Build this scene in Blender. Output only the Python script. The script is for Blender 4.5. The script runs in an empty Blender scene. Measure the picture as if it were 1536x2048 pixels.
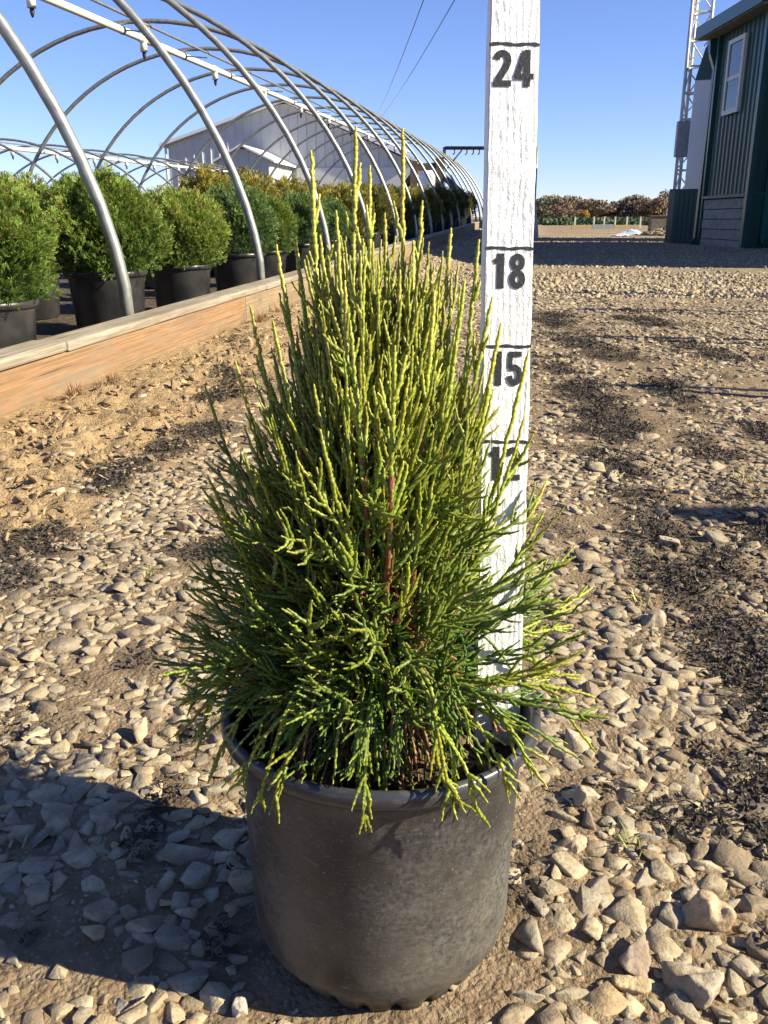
import bpy, bmesh, math, random
import numpy as np
from mathutils import Vector, Matrix
rad = math.radians
random.seed(5)
rng = np.random.default_rng(11)
scene = bpy.context.scene
COL = scene.collection

# ------------------------------------------------------------------ camera, sky, sun, exposure
H = 0.584                                   # camera height above the gravel
F_PX, PITCH = 1775.0, math.atan((1024 - 440) / 1775.0)
cam_d = bpy.data.cameras.new('camera')
cam = bpy.data.objects.new('camera', cam_d)
COL.objects.link(cam)
cam.location = (0, 0, H)
cam.rotation_euler = (math.pi / 2 - PITCH, 0, 0)
cam_d.sensor_fit = 'VERTICAL'
cam_d.sensor_height = 24.0
cam_d.sensor_width = 18.0
cam_d.lens = 24.0 * F_PX / 2048
cam_d.clip_start = 0.02
cam_d.clip_end = 4000
scene.camera = cam

SUN_EL, SUN_AZ = rad(31), rad(104)         # azimuth clockwise from +Y
world = bpy.data.worlds.new('World')
scene.world = world
world.use_nodes = True
wn = world.node_tree
bg = wn.nodes['Background']
sky = wn.nodes.new('ShaderNodeTexSky')
sky.sky_type = 'NISHITA'
sky.sun_disc = False
sky.sun_elevation = SUN_EL
sky.sun_rotation = SUN_AZ
sky.altitude = 1500
sky.air_density = 1.0
sky.dust_density = 0.0
sky.ozone_density = 5.0
tint = wn.nodes.new('ShaderNodeMix'); tint.data_type = 'RGBA'; tint.blend_type = 'MULTIPLY'; tint.inputs[0].default_value = 1.0
tint.inputs[7].default_value = (1.02, 0.95, 1.16, 1)
wn.links.new(sky.outputs[0], tint.inputs[6]); wn.links.new(tint.outputs[2], bg.inputs['Color'])
bg.inputs['Strength'].default_value = 0.066
S = Vector((math.sin(SUN_AZ) * math.cos(SUN_EL), math.cos(SUN_AZ) * math.cos(SUN_EL), math.sin(SUN_EL)))
sun_d = bpy.data.lights.new('sun', 'SUN')
sun_d.energy = 5.0
sun_d.angle = rad(0.53)
sun_d.color = (1.0, 0.905, 0.68)
sun = bpy.data.objects.new('sun', sun_d)
COL.objects.link(sun)
sun.rotation_euler = (-S).to_track_quat('-Z', 'Y').to_euler()
sun.location = S * 60
scene.view_settings.view_transform = 'Standard'
scene.view_settings.look = 'None'
scene.view_settings.gamma = 1.0
scene.view_settings.exposure = 1.30

# ------------------------------------------------------------------ directions
TH = math.radians(9.18)                     # the hoop house runs 9 degrees right of the view
U = np.array([math.sin(TH), math.cos(TH), 0.0])
N = np.array([-math.cos(TH), math.sin(TH), 0.0])
SL = 0.0145                                 # and climbs a little
CP, SP = math.cos(PITCH), math.sin(PITCH)

def pix_ray(px, py):
    a, b = (px - 768) / F_PX, (1024 - py) / F_PX
    return np.array([a, CP + b * SP, -SP + b * CP])
def on_ground(px, py, z=0.0):               # where a pixel's ray meets the level z
    r = pix_ray(px, py)
    return np.array([0, 0, H]) + r * ((z - H) / r[2])
def at(px, py, Y):                          # and where it reaches the distance Y
    r = pix_ray(px, py)
    return np.array([0, 0, H]) + r * (Y / r[1])
def to_px(p):
    d = p[1] * CP - (p[2] - H) * SP
    return 768 + F_PX * p[0] / d, 1024 - F_PX * (p[1] * SP + (p[2] - H) * CP) / d
def tun(s, p, z=0.0):                       # tunnel coordinates -> world
    return s * U + p * N + np.array([0, 0, z + SL * s])

# ------------------------------------------------------------------ noise
def _hash(ix, iy, seed):
    h = (ix.astype(np.int64) * 374761393 + iy.astype(np.int64) * 668265263 + seed * 1442695041) & 0xFFFFFFFF
    h = ((h ^ (h >> 13)) * 1274126177) & 0xFFFFFFFF
    return ((h ^ (h >> 16)) & 0xFFFF) / 65535.0
def vnoise(x, y, seed=0):
    x = np.asarray(x, float); y = np.asarray(y, float)
    ix, iy = np.floor(x), np.floor(y)
    fx, fy = x - ix, y - iy
    fx = fx * fx * (3 - 2 * fx); fy = fy * fy * (3 - 2 * fy)
    a, b = _hash(ix, iy, seed), _hash(ix + 1, iy, seed)
    c, d = _hash(ix, iy + 1, seed), _hash(ix + 1, iy + 1, seed)
    return (a * (1 - fx) + b * fx) * (1 - fy) + (c * (1 - fx) + d * fx) * fy
def fbm(x, y, f=1.0, octs=4, seed=0):
    t, amp, tot = 0.0, 1.0, 0.0
    for k in range(octs):
        t = t + amp * vnoise(np.asarray(x) * f + 17.3 * k, np.asarray(y) * f - 9.1 * k, seed + k)
        tot += amp; amp *= 0.5; f *= 2.03
    return t / tot
def sstep(a, b, x):
    t = np.clip((x - a) / (b - a), 0, 1)
    return t * t * (3 - 2 * t)

# ------------------------------------------------------------------ ground: what lies where
def blobs(lst):
    out = []
    for px, py, r in lst:
        g = on_ground(px, py)
        dep = g[1] * CP - (g[2] - H) * SP
        rr = r / F_PX * dep
        out.append((g[0], g[1], rr, rr * (1.0 + 0.55 * min(g[1], 4))))
    return out
MULCH = blobs([(1100, 735, 55), (1180, 790, 70), (1225, 860, 75), (1260, 930, 80), (1290, 1000, 85), (1330, 1075, 70), (1180, 830, 60),
               (1370, 1160, 90), (1450, 1130, 80), (1440, 1240, 95), (1500, 1330, 95), (1530, 1440, 100), (1540, 1560, 95), (1500, 1520, 80),
               (1545, 1680, 85), (1530, 1780, 60), (1540, 1890, 45), (1360, 1650, 50), (1400, 1500, 45), (1460, 990, 70), (1420, 900, 60),
               (1520, 870, 60), (1350, 780, 60), (1160, 690, 60), (1100, 640, 50), (1280, 640, 50), (1400, 700, 50), (1500, 1060, 60),
               (300, 925, 60), (250, 950, 60), (330, 900, 60), (190, 985, 40), (60, 1090, 60), (40, 1170, 60), (110, 1190, 45), (400, 860, 50),
               (420, 800, 50), (330, 1610, 45), (280, 1690, 45), (440, 1890, 40), (60, 1880, 30), (395, 1480, 30), (460, 1090, 40), (470, 760, 40)])
BARE = blobs([(1050, 1650, 70), (1090, 1740, 75), (1030, 1830, 70), (1130, 1540, 40), (170, 1370, 55), (235, 1340, 50), (120, 1430, 40),
              (1290, 840, 50), (1130, 1050, 60), (1140, 1130, 40), (380, 1110, 50), (1240, 720, 60), (200, 1960, 70), (50, 1920, 50), (60, 2010, 40),
              (640, 2030, 60), (860, 1990, 50), (430, 1230, 45), (1330, 560, 60), (500, 1000, 60), (1480, 760, 60)])
def mask(lst, x, y):
    m = np.zeros(np.shape(x))
    for bx, by, rx, ry in lst:
        m = np.maximum(m, np.exp(-(((x - bx) / rx) ** 2 + ((y - by) / ry) ** 2)))
    return m
def mulch_mask(x, y):
    return np.clip(mask(MULCH, x, y) * 1.25 + (fbm(x, y, 9, 4, 40) - 0.56) * 2.4, 0, 1)
def bare_mask(x, y):
    return np.clip(mask(BARE, x, y) * 1.05 + (fbm(x, y, 12, 3, 60) - 0.5) * 1.0, 0, 1)
def perp(x, y): return x * N[0] + y * N[1]
def along(x, y): return x * U[0] + y * U[1]
def soil_mask(x, y):                        # the bare earth strip in front of the timber edging
    p = perp(x, y) + (fbm(x, y, 3.0, 3, 70) - 0.5) * 0.5
    return sstep(0.80, 1.08, p) * (1 - sstep(9, 16, along(x, y)))
def height(x, y):
    x = np.asarray(x, float); y = np.asarray(y, float)
    s, p = along(x, y), perp(x, y)
    wid = 0.6 + 0.03 * np.clip(s, 0, 40)
    t = sstep(0, 1, (p - (1.6 - wid)) / wid)
    zb = SL * np.clip(s, -3, 60) - 0.042
    z = t * zb - 0.06 * sstep(1.70, 1.74, p)
    near = np.exp(-(y / 14.0) ** 2)
    sm = sstep(0.80, 1.1, p) * (p < 1.7)
    z = z + (fbm(x, y, 2.2, 3, 1) - 0.5) * 0.020 * near + (fbm(x, y, 30, 3, 2) - 0.5) * 0.007 * near
    clod = np.abs(fbm(x, y, 9, 4, 5) - 0.5) * 2
    z = z + sm * near * ((fbm(x, y, 7, 4, 8) - 0.5) * 0.055 + (0.5 - clod) * 0.030 + (fbm(x, y, 26, 3, 9) - 0.5) * 0.045) * sstep(1.63, 1.45, p)
    dp = np.hypot(x + 0.003, y - 0.620)
    return z * sstep(0.10, 0.20, dp) - 0.001

# ------------------------------------------------------------------ mesh helpers
def link(o, parent=None):
    COL.objects.link(o)
    if parent is not None: o.parent = parent
    return o
def mesh_np(name, verts, faces, mat, parent=None, cols=None, smooth=False, quads=True):
    """faces: (n,k) int array, all of one size"""
    verts = np.ascontiguousarray(verts, dtype=np.float32).reshape(-1, 3)
    faces = np.ascontiguousarray(faces, dtype=np.int32)
    n, k = faces.shape
    me = bpy.data.meshes.new(name)
    me.vertices.add(len(verts)); me.vertices.foreach_set('co', verts.ravel())
    me.loops.add(n * k); me.loops.foreach_set('vertex_index', faces.ravel())
    me.polygons.add(n)
    me.polygons.foreach_set('loop_start', np.arange(0, n * k, k, dtype=np.int32))
    me.polygons.foreach_set('loop_total', np.full(n, k, dtype=np.int32))
    if smooth: me.polygons.foreach_set('use_smooth', np.ones(n, dtype=bool))
    me.update(calc_edges=True)
    if cols is not None:
        c = np.ones((len(verts), 4), dtype=np.float32)
        c[:, :cols.shape[1]] = cols
        a = me.color_attributes.new('Col', 'FLOAT_COLOR', 'POINT')
        a.data.foreach_set('color', c.ravel())
    me.materials.append(mat)
    return link(bpy.data.objects.new(name, me), parent)

class MB:
    """collects polygons and links them as one mesh object"""
    def __init__(s): s.v, s.f, s.sm, s.c = [], [], [], []
    def add(s, verts, faces, smooth=False, col=None):
        b = len(s.v)
        s.v += [tuple(float(q) for q in p) for p in verts]
        s.f += [tuple(b + i for i in f) for f in faces]
        s.sm += [smooth] * len(faces)
        s.c += [col if col is not None else (1, 1, 1)] * len(verts)
    def box(s, lo, hi, M=None, bev=0.0):
        (x0, y0, z0), (x1, y1, z1) = lo, hi
        if bev <= 0:
            P = [(x0, y0, z0), (x1, y0, z0), (x1, y1, z0), (x0, y1, z0), (x0, y0, z1), (x1, y0, z1), (x1, y1, z1), (x0, y1, z1)]
            Fc = [(0, 3, 2, 1), (4, 5, 6, 7), (0, 1, 5, 4), (1, 2, 6, 5), (2, 3, 7, 6), (3, 0, 4, 7)]
        else:
            bm = bmesh.new()
            bmesh.ops.create_cube(bm, size=1)
            for v in bm.verts:
                v.co = Vector(((x0 + x1) / 2 + v.co.x * (x1 - x0), (y0 + y1) / 2 + v.co.y * (y1 - y0), (z0 + z1) / 2 + v.co.z * (z1 - z0)))
            bmesh.ops.bevel(bm, geom=bm.edges[:], offset=bev, segments=2, affect='EDGES', profile=0.5)
            bm.verts.index_update()
            P = [tuple(v.co) for v in bm.verts]; Fc = [tuple(v.index for v in f.verts) for f in bm.faces]
            bm.free()
        if M is not None: P = [tuple(M @ Vector(p)) for p in P]
        s.add(P, Fc)
    def bar(s, a, b, w, h, up=(0, 0, 1)):
        a, b = Vector(a), Vector(b)
        d = (b - a); L = d.length; d.normalize()
        up = Vector(up)
        if abs(d.dot(up)) > 0.98: up = Vector((0, 1, 0))
        x = d.cross(up).normalized(); z = x.cross(d)
        P = []
        for t in (0, L):
            for i, j in ((-1, -1), (1, -1), (1, 1), (-1, 1)):
                P.append(a + d * t + x * (w / 2 * i) + z * (h / 2 * j))
        s.add(P, [(0, 1, 2, 3), (7, 6, 5, 4), (0, 4, 5, 1), (1, 5, 6, 2), (2, 6, 7, 3), (3, 7, 4, 0)])
    def tube(s, pts, r, sides=8, cap=True):
        pts = [Vector(p) for p in pts]
        n = len(pts); rs = r if hasattr(r, '__len__') else [r] * n
        T = [((pts[min(i + 1, n - 1)] - pts[max(i - 1, 0)]).normalized()) for i in range(n)]
        ref = Vector((0, 0, 1)) if abs(T[0].z) < 0.9 else Vector((1, 0, 0))
        nx = T[0].cross(ref).normalized()
        P = []
        for i in range(n):
            nx = (nx - T[i] * nx.dot(T[i])).normalized()
            ny = T[i].cross(nx)
            for k in range(sides):
                a = 2 * math.pi * k / sides
                P.append(pts[i] + (nx * math.cos(a) + ny * math.sin(a)) * rs[i])
        Fc = [(i * sides + k, i * sides + (k + 1) % sides, (i + 1) * sides + (k + 1) % sides, (i + 1) * sides + k)
              for i in range(n - 1) for k in range(sides)]
        s.add(P, Fc, True)
        if cap:
            b = len(s.v) - n * sides
            s.f += [tuple(b + k for k in reversed(range(sides))), tuple(b + (n - 1) * sides + k for k in range(sides))]
            s.sm += [False, False]
    def lathe(s, prof, seg=64, c=(0, 0, 0), fr=None, smooth=True, closed=True):
        P = []
        for i, (r, z) in enumerate(prof):
            for k in range(seg):
                a = 2 * math.pi * k / seg
                rr, zz = fr(i, a, r, z) if fr else (r, z)
                P.append((c[0] + rr * math.cos(a), c[1] + rr * math.sin(a), c[2] + zz))
        n = len(prof)
        s.add(P, [(i * seg + k, i * seg + (k + 1) % seg, (i + 1) * seg + (k + 1) % seg, (i + 1) * seg + k)
                  for i in range(n - 1) for k in range(seg)], smooth)
    def prism(s, poly, y0, y1, axes):                      # polygon in a plane, pushed from y0 to y1
        O, A, B, C = [Vector(q) for q in axes]
        n = len(poly)
        P = [O + A * p[0] + B * p[1] + C * y0 for p in poly] + [O + A * p[0] + B * p[1] + C * y1 for p in poly]
        s.add(P, [tuple(range(n)), tuple(reversed(range(n, 2 * n)))] + [(i, i + n, (i + 1) % n + n, (i + 1) % n) for i in range(n)])
    def build(s, name, mat, parent=None):
        me = bpy.data.meshes.new(name)
        me.from_pydata(s.v, [], s.f)
        me.polygons.foreach_set('use_smooth', np.array(s.sm, dtype=bool))
        me.materials.append(mat)
        me.update()
        bm = bmesh.new(); bm.from_mesh(me)
        bmesh.ops.recalc_face_normals(bm, faces=bm.faces[:])
        bm.to_mesh(me); bm.free()
        return link(bpy.data.objects.new(name, me), parent)

def tag(o, label=None, cat=None, group=None, kind=None):
    if label: o['label'] = label
    if cat: o['category'] = cat
    if group: o['group'] = group
    if kind: o['kind'] = kind
    return o
def thing(name, label, cat, loc=(0, 0, 0), rz=0.0, group=None):
    o = bpy.data.objects.new(name, None)
    o.empty_display_size = 0.1
    link(o)
    o.location = loc; o.rotation_euler = (0, 0, rz)
    return tag(o, label, cat, group)
def copy_tree(o, parent=None):
    c = o.copy(); COL.objects.link(c)
    if parent is not None: c.parent = parent
    for ch in list(o.children): copy_tree(ch, c)
    return c
def hang(o, root):                          # parent a mesh built in world coordinates under a thing that stands elsewhere
    o.parent = root
    o.matrix_parent_inverse = Matrix.LocRotScale(root.location, root.rotation_euler, root.scale).inverted()
    return o

# ------------------------------------------------------------------ materials
class NT:
    def __init__(s, name):
        s.m = bpy.data.materials.new(name); s.m.use_nodes = True
        s.t = s.m.node_tree; s.b = s.t.nodes['Principled BSDF']
        s.co = s.t.nodes.new('ShaderNodeTexCoord').outputs['Object']
    def n(s, ty, **kw):
        nd = s.t.nodes.new(ty)
        for k, v in kw.items():
            if k in nd.bl_rna.properties: setattr(nd, k, v)
            else: nd.inputs[k.replace('_', ' ')].default_value = v
        return nd
    def l(s, a, b): s.t.links.new(a, b)
    def set(s, **kw):
        for k, v in kw.items():
            i = s.b.inputs[k.replace('_', ' ')]
            if hasattr(v, 'is_output'): s.l(v, i)
            else: i.default_value = v
        return s
    def noise(s, scale, detail=4, rough=0.55, vec=None, dist=0.0):
        q = s.n('ShaderNodeTexNoise'); q.inputs['Scale'].default_value = scale
        q.inputs['Detail'].default_value = detail; q.inputs['Roughness'].default_value = rough; q.inputs['Distortion'].default_value = dist
        s.l(vec if vec is not None else s.co, q.inputs['Vector'])
        return q.outputs['Fac']
    def vor(s, scale, feature='F1', vec=None, out='Distance'):
        q = s.n('ShaderNodeTexVoronoi', feature=feature); q.inputs['Scale'].default_value = scale
        s.l(vec if vec is not None else s.co, q.inputs['Vector'])
        return q.outputs[out]
    def map(s, sc=(1, 1, 1), vec=None, rot=(0, 0, 0)):
        q = s.n('ShaderNodeMapping'); q.inputs['Scale'].default_value = sc; q.inputs['Rotation'].default_value = rot
        s.l(vec if vec is not None else s.co, q.inputs['Vector'])
        return q.outputs[0]
    def ramp(s, fac, stops):
        q = s.n('ShaderNodeValToRGB'); r = q.color_ramp
        while len(r.elements) < len(stops): r.elements.new(0.5)
        for e, (p, c) in zip(r.elements, stops):
            e.position = p; e.color = tuple(c) + (1,) if len(c) == 3 else c
        s.l(fac, q.inputs[0])
        return q.outputs[0]
    def g(s, a, b): return [(a, (0, 0, 0)), (b, (1, 1, 1))]
    def mix(s, fac, a, b, mode='MIX'):
        q = s.n('ShaderNodeMix', data_type='RGBA', blend_type=mode)
        for i, v in ((0, fac), (6, a), (7, b)):
            if hasattr(v, 'is_output'): s.l(v, q.inputs[i])
            elif i == 0: q.inputs[0].default_value = v
            else: q.inputs[i].default_value = tuple(v) + (1,) if len(v) == 3 else v
        return q.outputs[2]
    def math(s, op, a, b=0.0):
        q = s.n('ShaderNodeMath', operation=op)
        for i, v in ((0, a), (1, b)):
            if hasattr(v, 'is_output'): s.l(v, q.inputs[i])
            else: q.inputs[i].default_value = v
        return q.outputs[0]
    def bump(s, h, strength=0.5, dist=0.01, nrm=None):
        q = s.n('ShaderNodeBump'); q.inputs['Strength'].default_value = strength; q.inputs['Distance'].default_value = dist
        s.l(h, q.inputs['Height'])
        if nrm is not None: s.l(nrm, q.inputs['Normal'])
        return q.outputs[0]
    def attr(s, name='Col'):
        q = s.n('ShaderNodeVertexColor'); q.layer_name = name
        return q.outputs[0]
M = {}
def simple(name, col, rough=0.6, metal=0.0, var=0.25, scale=8.0, bump=0.0, bdist=0.002):
    t = NT(name)
    c2 = tuple(q * (1 - var) for q in col)
    f = t.noise(scale, 5)
    t.set(Base_Color=t.mix(t.ramp(f, t.g(0.35, 0.65)), col, c2), Roughness=rough, Metallic=metal)
    if bump: t.set(Normal=t.bump(t.noise(scale * 6, 4), bump, bdist))
    M[name] = t.m
    return t.m

# ground: sandy earth, darker where the mulch has stained it, grit at every size
t = NT('earth')
col = t.attr()
f1, f2, f3 = t.noise(1.3, 5), t.noise(38, 6, 0.65), t.noise(260, 4, 0.6)
base = t.mix(t.ramp(f1, t.g(0.35, 0.65)), (0.235, 0.170, 0.105), (0.30, 0.225, 0.145))
base = t.mix(t.ramp(f2, t.g(0.40, 0.66)), base, (0.175, 0.120, 0.072))
sep = t.n('ShaderNodeSeparateColor'); t.l(col, sep.inputs[0])
base = t.mix(sep.outputs[1], base, t.mix(t.ramp(f2, t.g(0.36, 0.66)), (0.43, 0.30, 0.155), (0.24, 0.16, 0.085)))
grit = t.vor(170, 'F1')
gritc = t.vor(170, 'F1', out='Color')
gsep = t.n('ShaderNodeSeparateColor'); t.l(gritc, gsep.inputs[0])
base = t.mix(t.math('MULTIPLY', t.ramp(grit, [(0.22, (1, 1, 1)), (0.36, (0, 0, 0))]), t.ramp(gsep.outputs[0], t.g(0.60, 0.66))), base, (0.33, 0.27, 0.19))
base = t.mix(t.math('MULTIPLY', sep.outputs[0], t.ramp(f2, t.g(0.22, 0.50))), base, (0.030, 0.025, 0.022))
# farther off the gravel is a texture of its own
fs = t.vor(16, 'F1', vec=t.map((1, 1, 1)))
fc = t.vor(16, 'F1', out='Color')
fsep = t.n('ShaderNodeSeparateColor'); t.l(fc, fsep.inputs[0])
stc = t.ramp(fsep.outputs[0], [(0.0, (0.16, 0.12, 0.08)), (0.45, (0.30, 0.235, 0.16)), (1.0, (0.50, 0.415, 0.29))])
base = t.mix(t.math('MULTIPLY', sep.outputs[2], t.ramp(fs, [(0.45, (1, 1, 1)), (0.62, (0, 0, 0))])), base, stc)
hgt = t.math('ADD', t.math('MULTIPLY', f2, 1.0), t.math('MULTIPLY', f3, 0.35))
hgt = t.math('SUBTRACT', hgt, t.math('MULTIPLY', grit, 0.25))
t.set(Base_Color=base, Roughness=0.95, Normal=t.bump(hgt, 0.9, 0.012))
t.b.inputs['Specular IOR Level'].default_value = 0.15
M['earth'] = t.m
# stones
t = NT('stone')
col = t.attr()
f = t.noise(55, 6, 0.62)
c = t.mix(t.ramp(f, t.g(0.36, 0.62)), col, t.mix(0.70, col, (0.24, 0.175, 0.11)))
c = t.mix(t.ramp(t.noise(340, 3), t.g(0.56, 0.74)), c, t.mix(0.6, c, (0.09, 0.075, 0.06)))
t.set(Base_Color=c, Roughness=0.9, Normal=t.bump(t.math('ADD', t.noise(130, 6, 0.65), t.math('MULTIPLY', t.vor(60), 0.4)), 0.75, 0.004))
t.b.inputs['Specular IOR Level'].default_value = 0.2
M['stone'] = t.m
# mulch shreds
t = NT('mulch')
t.set(Base_Color=t.mix(0.45, t.attr(), t.mix(t.noise(60), (0.018, 0.015, 0.013), (0.055, 0.044, 0.035))), Roughness=0.8, Normal=t.bump(t.noise(400, 3), 0.6, 0.002))
M['mulch'] = t.m
# foliage
def leafmat(name, rough=0.5, trans=0.0, bump=0.0):
    t = NT(name)
    c = t.attr()
    if bump == 0: c = t.mix(t.math('MULTIPLY', t.noise(90, 3), 0.4), c, t.mix(0.5, c, (0.05, 0.07, 0.02)))
    t.set(Base_Color=c, Roughness=rough)
    t.b.inputs['Specular IOR Level'].default_value = 0.35
    if trans:
        tr = t.n('ShaderNodeBsdfTranslucent'); t.l(c, tr.inputs[0])
        mx = t.n('ShaderNodeMixShader'); mx.inputs[0].default_value = trans
        t.l(t.b.outputs[0], mx.inputs[1]); t.l(tr.outputs[0], mx.inputs[2])
        t.l(mx.outputs[0], t.t.nodes['Material Output'].inputs[0])
    M[name] = t.m
leafmat('cord_leaf', 0.42, 0.10, 1)
leafmat('spray_leaf', 0.55, 0.36)
leafmat('far_leaf', 0.7, 0.15)
# bark
t = NT('red_bark')
f = t.noise(30, 5, 0.6, vec=t.map((8, 8, 1.5)))
t.set(Base_Color=t.ramp(f, [(0.3, (0.09, 0.026, 0.012)), (0.6, (0.24, 0.065, 0.028)), (0.8, (0.34, 0.12, 0.05))]), Roughness=0.7, Normal=t.bump(f, 0.7, 0.004))
M['red_bark'] = t.m
simple('grey_bark', (0.16, 0.12, 0.09), 0.85, scale=14, bump=0.6)
# plastic pot with dried dust
t = NT('dusty_plastic')
f = t.noise(9, 6, 0.6)
fine = t.noise(210, 5, 0.7)
scr = t.noise(70, 4, 0.7, vec=t.map((1, 1, 5), rot=(0.3, 0.2, 0)))
dust = t.math('MULTIPLY', t.ramp(f, t.g(0.40, 0.62)), t.ramp(fine, t.g(0.34, 0.66)))
c = t.mix(t.math('MULTIPLY', dust, 0.75), (0.017, 0.0175, 0.020), (0.140, 0.131, 0.113))
spk = t.noise(520, 3, 0.6)
c = t.mix(t.math('MULTIPLY', t.ramp(spk, t.g(0.63, 0.72)), 0.6), c, (0.26, 0.235, 0.19))
c = t.mix(t.ramp(scr, t.g(0.58, 0.72)), c, (0.105, 0.092, 0.072))
gz = t.n('ShaderNodeSeparateXYZ'); t.l(t.co, gz.inputs[0])
low = t.math('MULTIPLY', t.ramp(gz.outputs[2], [(0.0, (1, 1, 1)), (0.07, (0.45, 0.45, 0.45)), (0.19, (0, 0, 0))]), t.ramp(t.noise(22, 5), t.g(0.36, 0.62)))
c = t.mix(t.math('MULTIPLY', low, 0.5), c, (0.150, 0.130, 0.100))
t.set(Base_Color=c, Roughness=t.ramp(dust, [(0.0, (0.40,) * 3), (1.0, (0.78,) * 3)]), Normal=t.bump(t.math('ADD', fine, scr), 0.25, 0.0015))
M['dusty_plastic'] = t.m
t = NT('rim_plastic')
f = t.noise(60, 5, 0.65, vec=t.map((1, 1, 3)))
t.set(Base_Color=t.mix(t.ramp(f, t.g(0.5, 0.75)), (0.036, 0.036, 0.042), (0.085, 0.08, 0.075)), Roughness=0.30, Normal=t.bump(t.noise(200, 4), 0.15, 0.001))
M['rim_plastic'] = t.m
t = NT('black_plastic')
f = t.noise(7, 5, 0.6)
t.set(Base_Color=t.mix(t.math('MULTIPLY', t.ramp(f, t.g(0.42, 0.72)), 0.6), (0.014, 0.014, 0.016), (0.060, 0.055, 0.05)), Roughness=0.38, Normal=t.bump(t.noise(30, 4), 0.1, 0.004))
M['black_plastic'] = t.m
# bark mulch in pots
t = NT('potting_bark')
f = t.vor(95, 'F1')
t.set(Base_Color=t.ramp(t.noise(120, 5), [(0.35, (0.018, 0.012, 0.009)), (0.65, (0.075, 0.042, 0.028))]), Roughness=0.9, Normal=t.bump(f, 0.9, 0.01))
M['potting_bark'] = t.m
# white brushed paint over grained wood
t = NT('white_paint')
gr = t.map((30, 30, 3.2))
warp = t.noise(7, 3, 0.5, vec=t.map((1.2, 1.2, 0.55)))
wv = t.n('ShaderNodeTexWave', wave_type='BANDS', bands_direction='X', wave_profile='SIN'); wv.inputs['Scale'].default_value = 60; wv.inputs['Distortion'].default_value = 9.0
wv.inputs['Detail'].default_value = 3; wv.inputs['Detail Scale'].default_value = 0.9
t.l(t.map((1.0, 1.0, 0.22)), wv.inputs['Vector'])
crk = t.noise(420, 4, 0.7, vec=t.map((1, 1, 0.45)))
blo = t.ramp(t.noise(26, 3), t.g(0.46, 0.62))
hgt = t.math('ADD', t.math('MULTIPLY', wv.outputs['Fac'], 0.22), t.math('MULTIPLY', t.math('MULTIPLY', crk, blo), 2.0))
hgt = t.math('ADD', hgt, t.math('MULTIPLY', t.noise(900, 3), 0.5))
c = t.mix(t.ramp(t.math('MULTIPLY', crk, blo), t.g(0.52, 0.68)), (0.80, 0.80, 0.79), (0.62, 0.61, 0.585))
c = t.mix(t.ramp(t.noise(18, 4), t.g(0.58, 0.75)), c, (0.70, 0.685, 0.645))
t.set(Base_Color=c, Roughness=0.5, Normal=t.bump(hgt, 0.75, 0.0016))
M['white_paint'] = t.m
t = NT('black_marker')
t.set(Base_Color=t.mix(t.noise(300, 4), (0.008, 0.008, 0.010), (0.028, 0.027, 0.032)), Roughness=0.55, Normal=t.bump(t.noise(420, 4), 0.5, 0.001))
M['black_marker'] = t.m
# timber
def timber(name, a, b, c, scale=1.0):
    t = NT(name)
    v = t.map((1.3 * scale, 9 * scale, 9 * scale))
    wv = t.n('ShaderNodeTexWave', wave_type='BANDS', bands_direction='Z', wave_profile='SAW'); wv.inputs['Scale'].default_value = 2.6; wv.inputs['Distortion'].default_value = 7
    wv.inputs['Detail'].default_value = 4; wv.inputs['Detail Scale'].default_value = 1.2
    t.l(t.map((0.55, 4, 7)), wv.inputs['Vector'])
    f = t.noise(3.5, 6, 0.65, vec=v)
    cc = t.mix(t.ramp(f, t.g(0.33, 0.68)), a, b)
    cc = t.mix(t.math('MULTIPLY', t.ramp(wv.outputs['Fac'], t.g(0.55, 1.0)), 0.55), cc, c)
    cc = t.mix(t.math('MULTIPLY', t.ramp(t.noise(2.6, 5, 0.65, vec=t.map((0.7, 2, 2.6))), t.g(0.50, 0.70)), 0.7), cc, (0.15, 0.10, 0.06))
    kn = t.vor(2.2, 'F1', vec=t.map((1.0, 3, 3.0)))
    cc = t.mix(t.ramp(kn, [(0.07, (1, 1, 1)), (0.17, (0, 0, 0))]), cc, (0.12, 0.06, 0.03))
    gx_ = t.n('ShaderNodeSeparateXYZ'); t.l(t.co, gx_.inputs[0])
    cc = t.mix(t.math('MULTIPLY', t.ramp(gx_.outputs[2], [(0.05, (1, 1, 1)), (0.125, (0, 0, 0))]), t.ramp(t.noise(9, 5), t.g(0.35, 0.62))), cc, (0.20, 0.145, 0.085)) if 'timber' in name and 'weath' not in name else cc
    fine = t.noise(6, 6, 0.7, vec=t.map((0.30, 20, 26), rot=(0, 0.012, 0)))
    cc = t.mix(t.math('MULTIPLY', t.ramp(fine, t.g(0.43, 0.60)), 0.75), cc, tuple(q * 0.62 for q in c))
    st = t.noise(1.5, 6, 0.7, vec=t.map((0.9, 3, 5)))
    cc = t.mix(t.math('MULTIPLY', t.ramp(st, t.g(0.50, 0.62)), 0.65), cc, (0.20, 0.155, 0.11))
    crack = t.noise(9, 3, 0.5, vec=t.map((0.22, 10, 22)))
    cc = t.mix(t.ramp(crack, t.g(0.66, 0.71)), cc, (0.06, 0.04, 0.025))
    h = t.math('ADD', t.math('MULTIPLY', f, 0.6), t.math('MULTIPLY', wv.outputs['Fac'], 0.35))
    h = t.math('SUBTRACT', h, t.ramp(crack, t.g(0.64, 0.71)))
    t.set(Base_Color=cc, Roughness=0.82, Normal=t.bump(h, 0.6, 0.006))
    M[name] = t.m
timber('fresh_timber', (0.36, 0.205, 0.100), (0.255, 0.130, 0.062), (0.21, 0.135, 0.07))
timber('brown_timber', (0.34, 0.245, 0.145), (0.25, 0.17, 0.10), (0.20, 0.15, 0.085))
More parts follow.
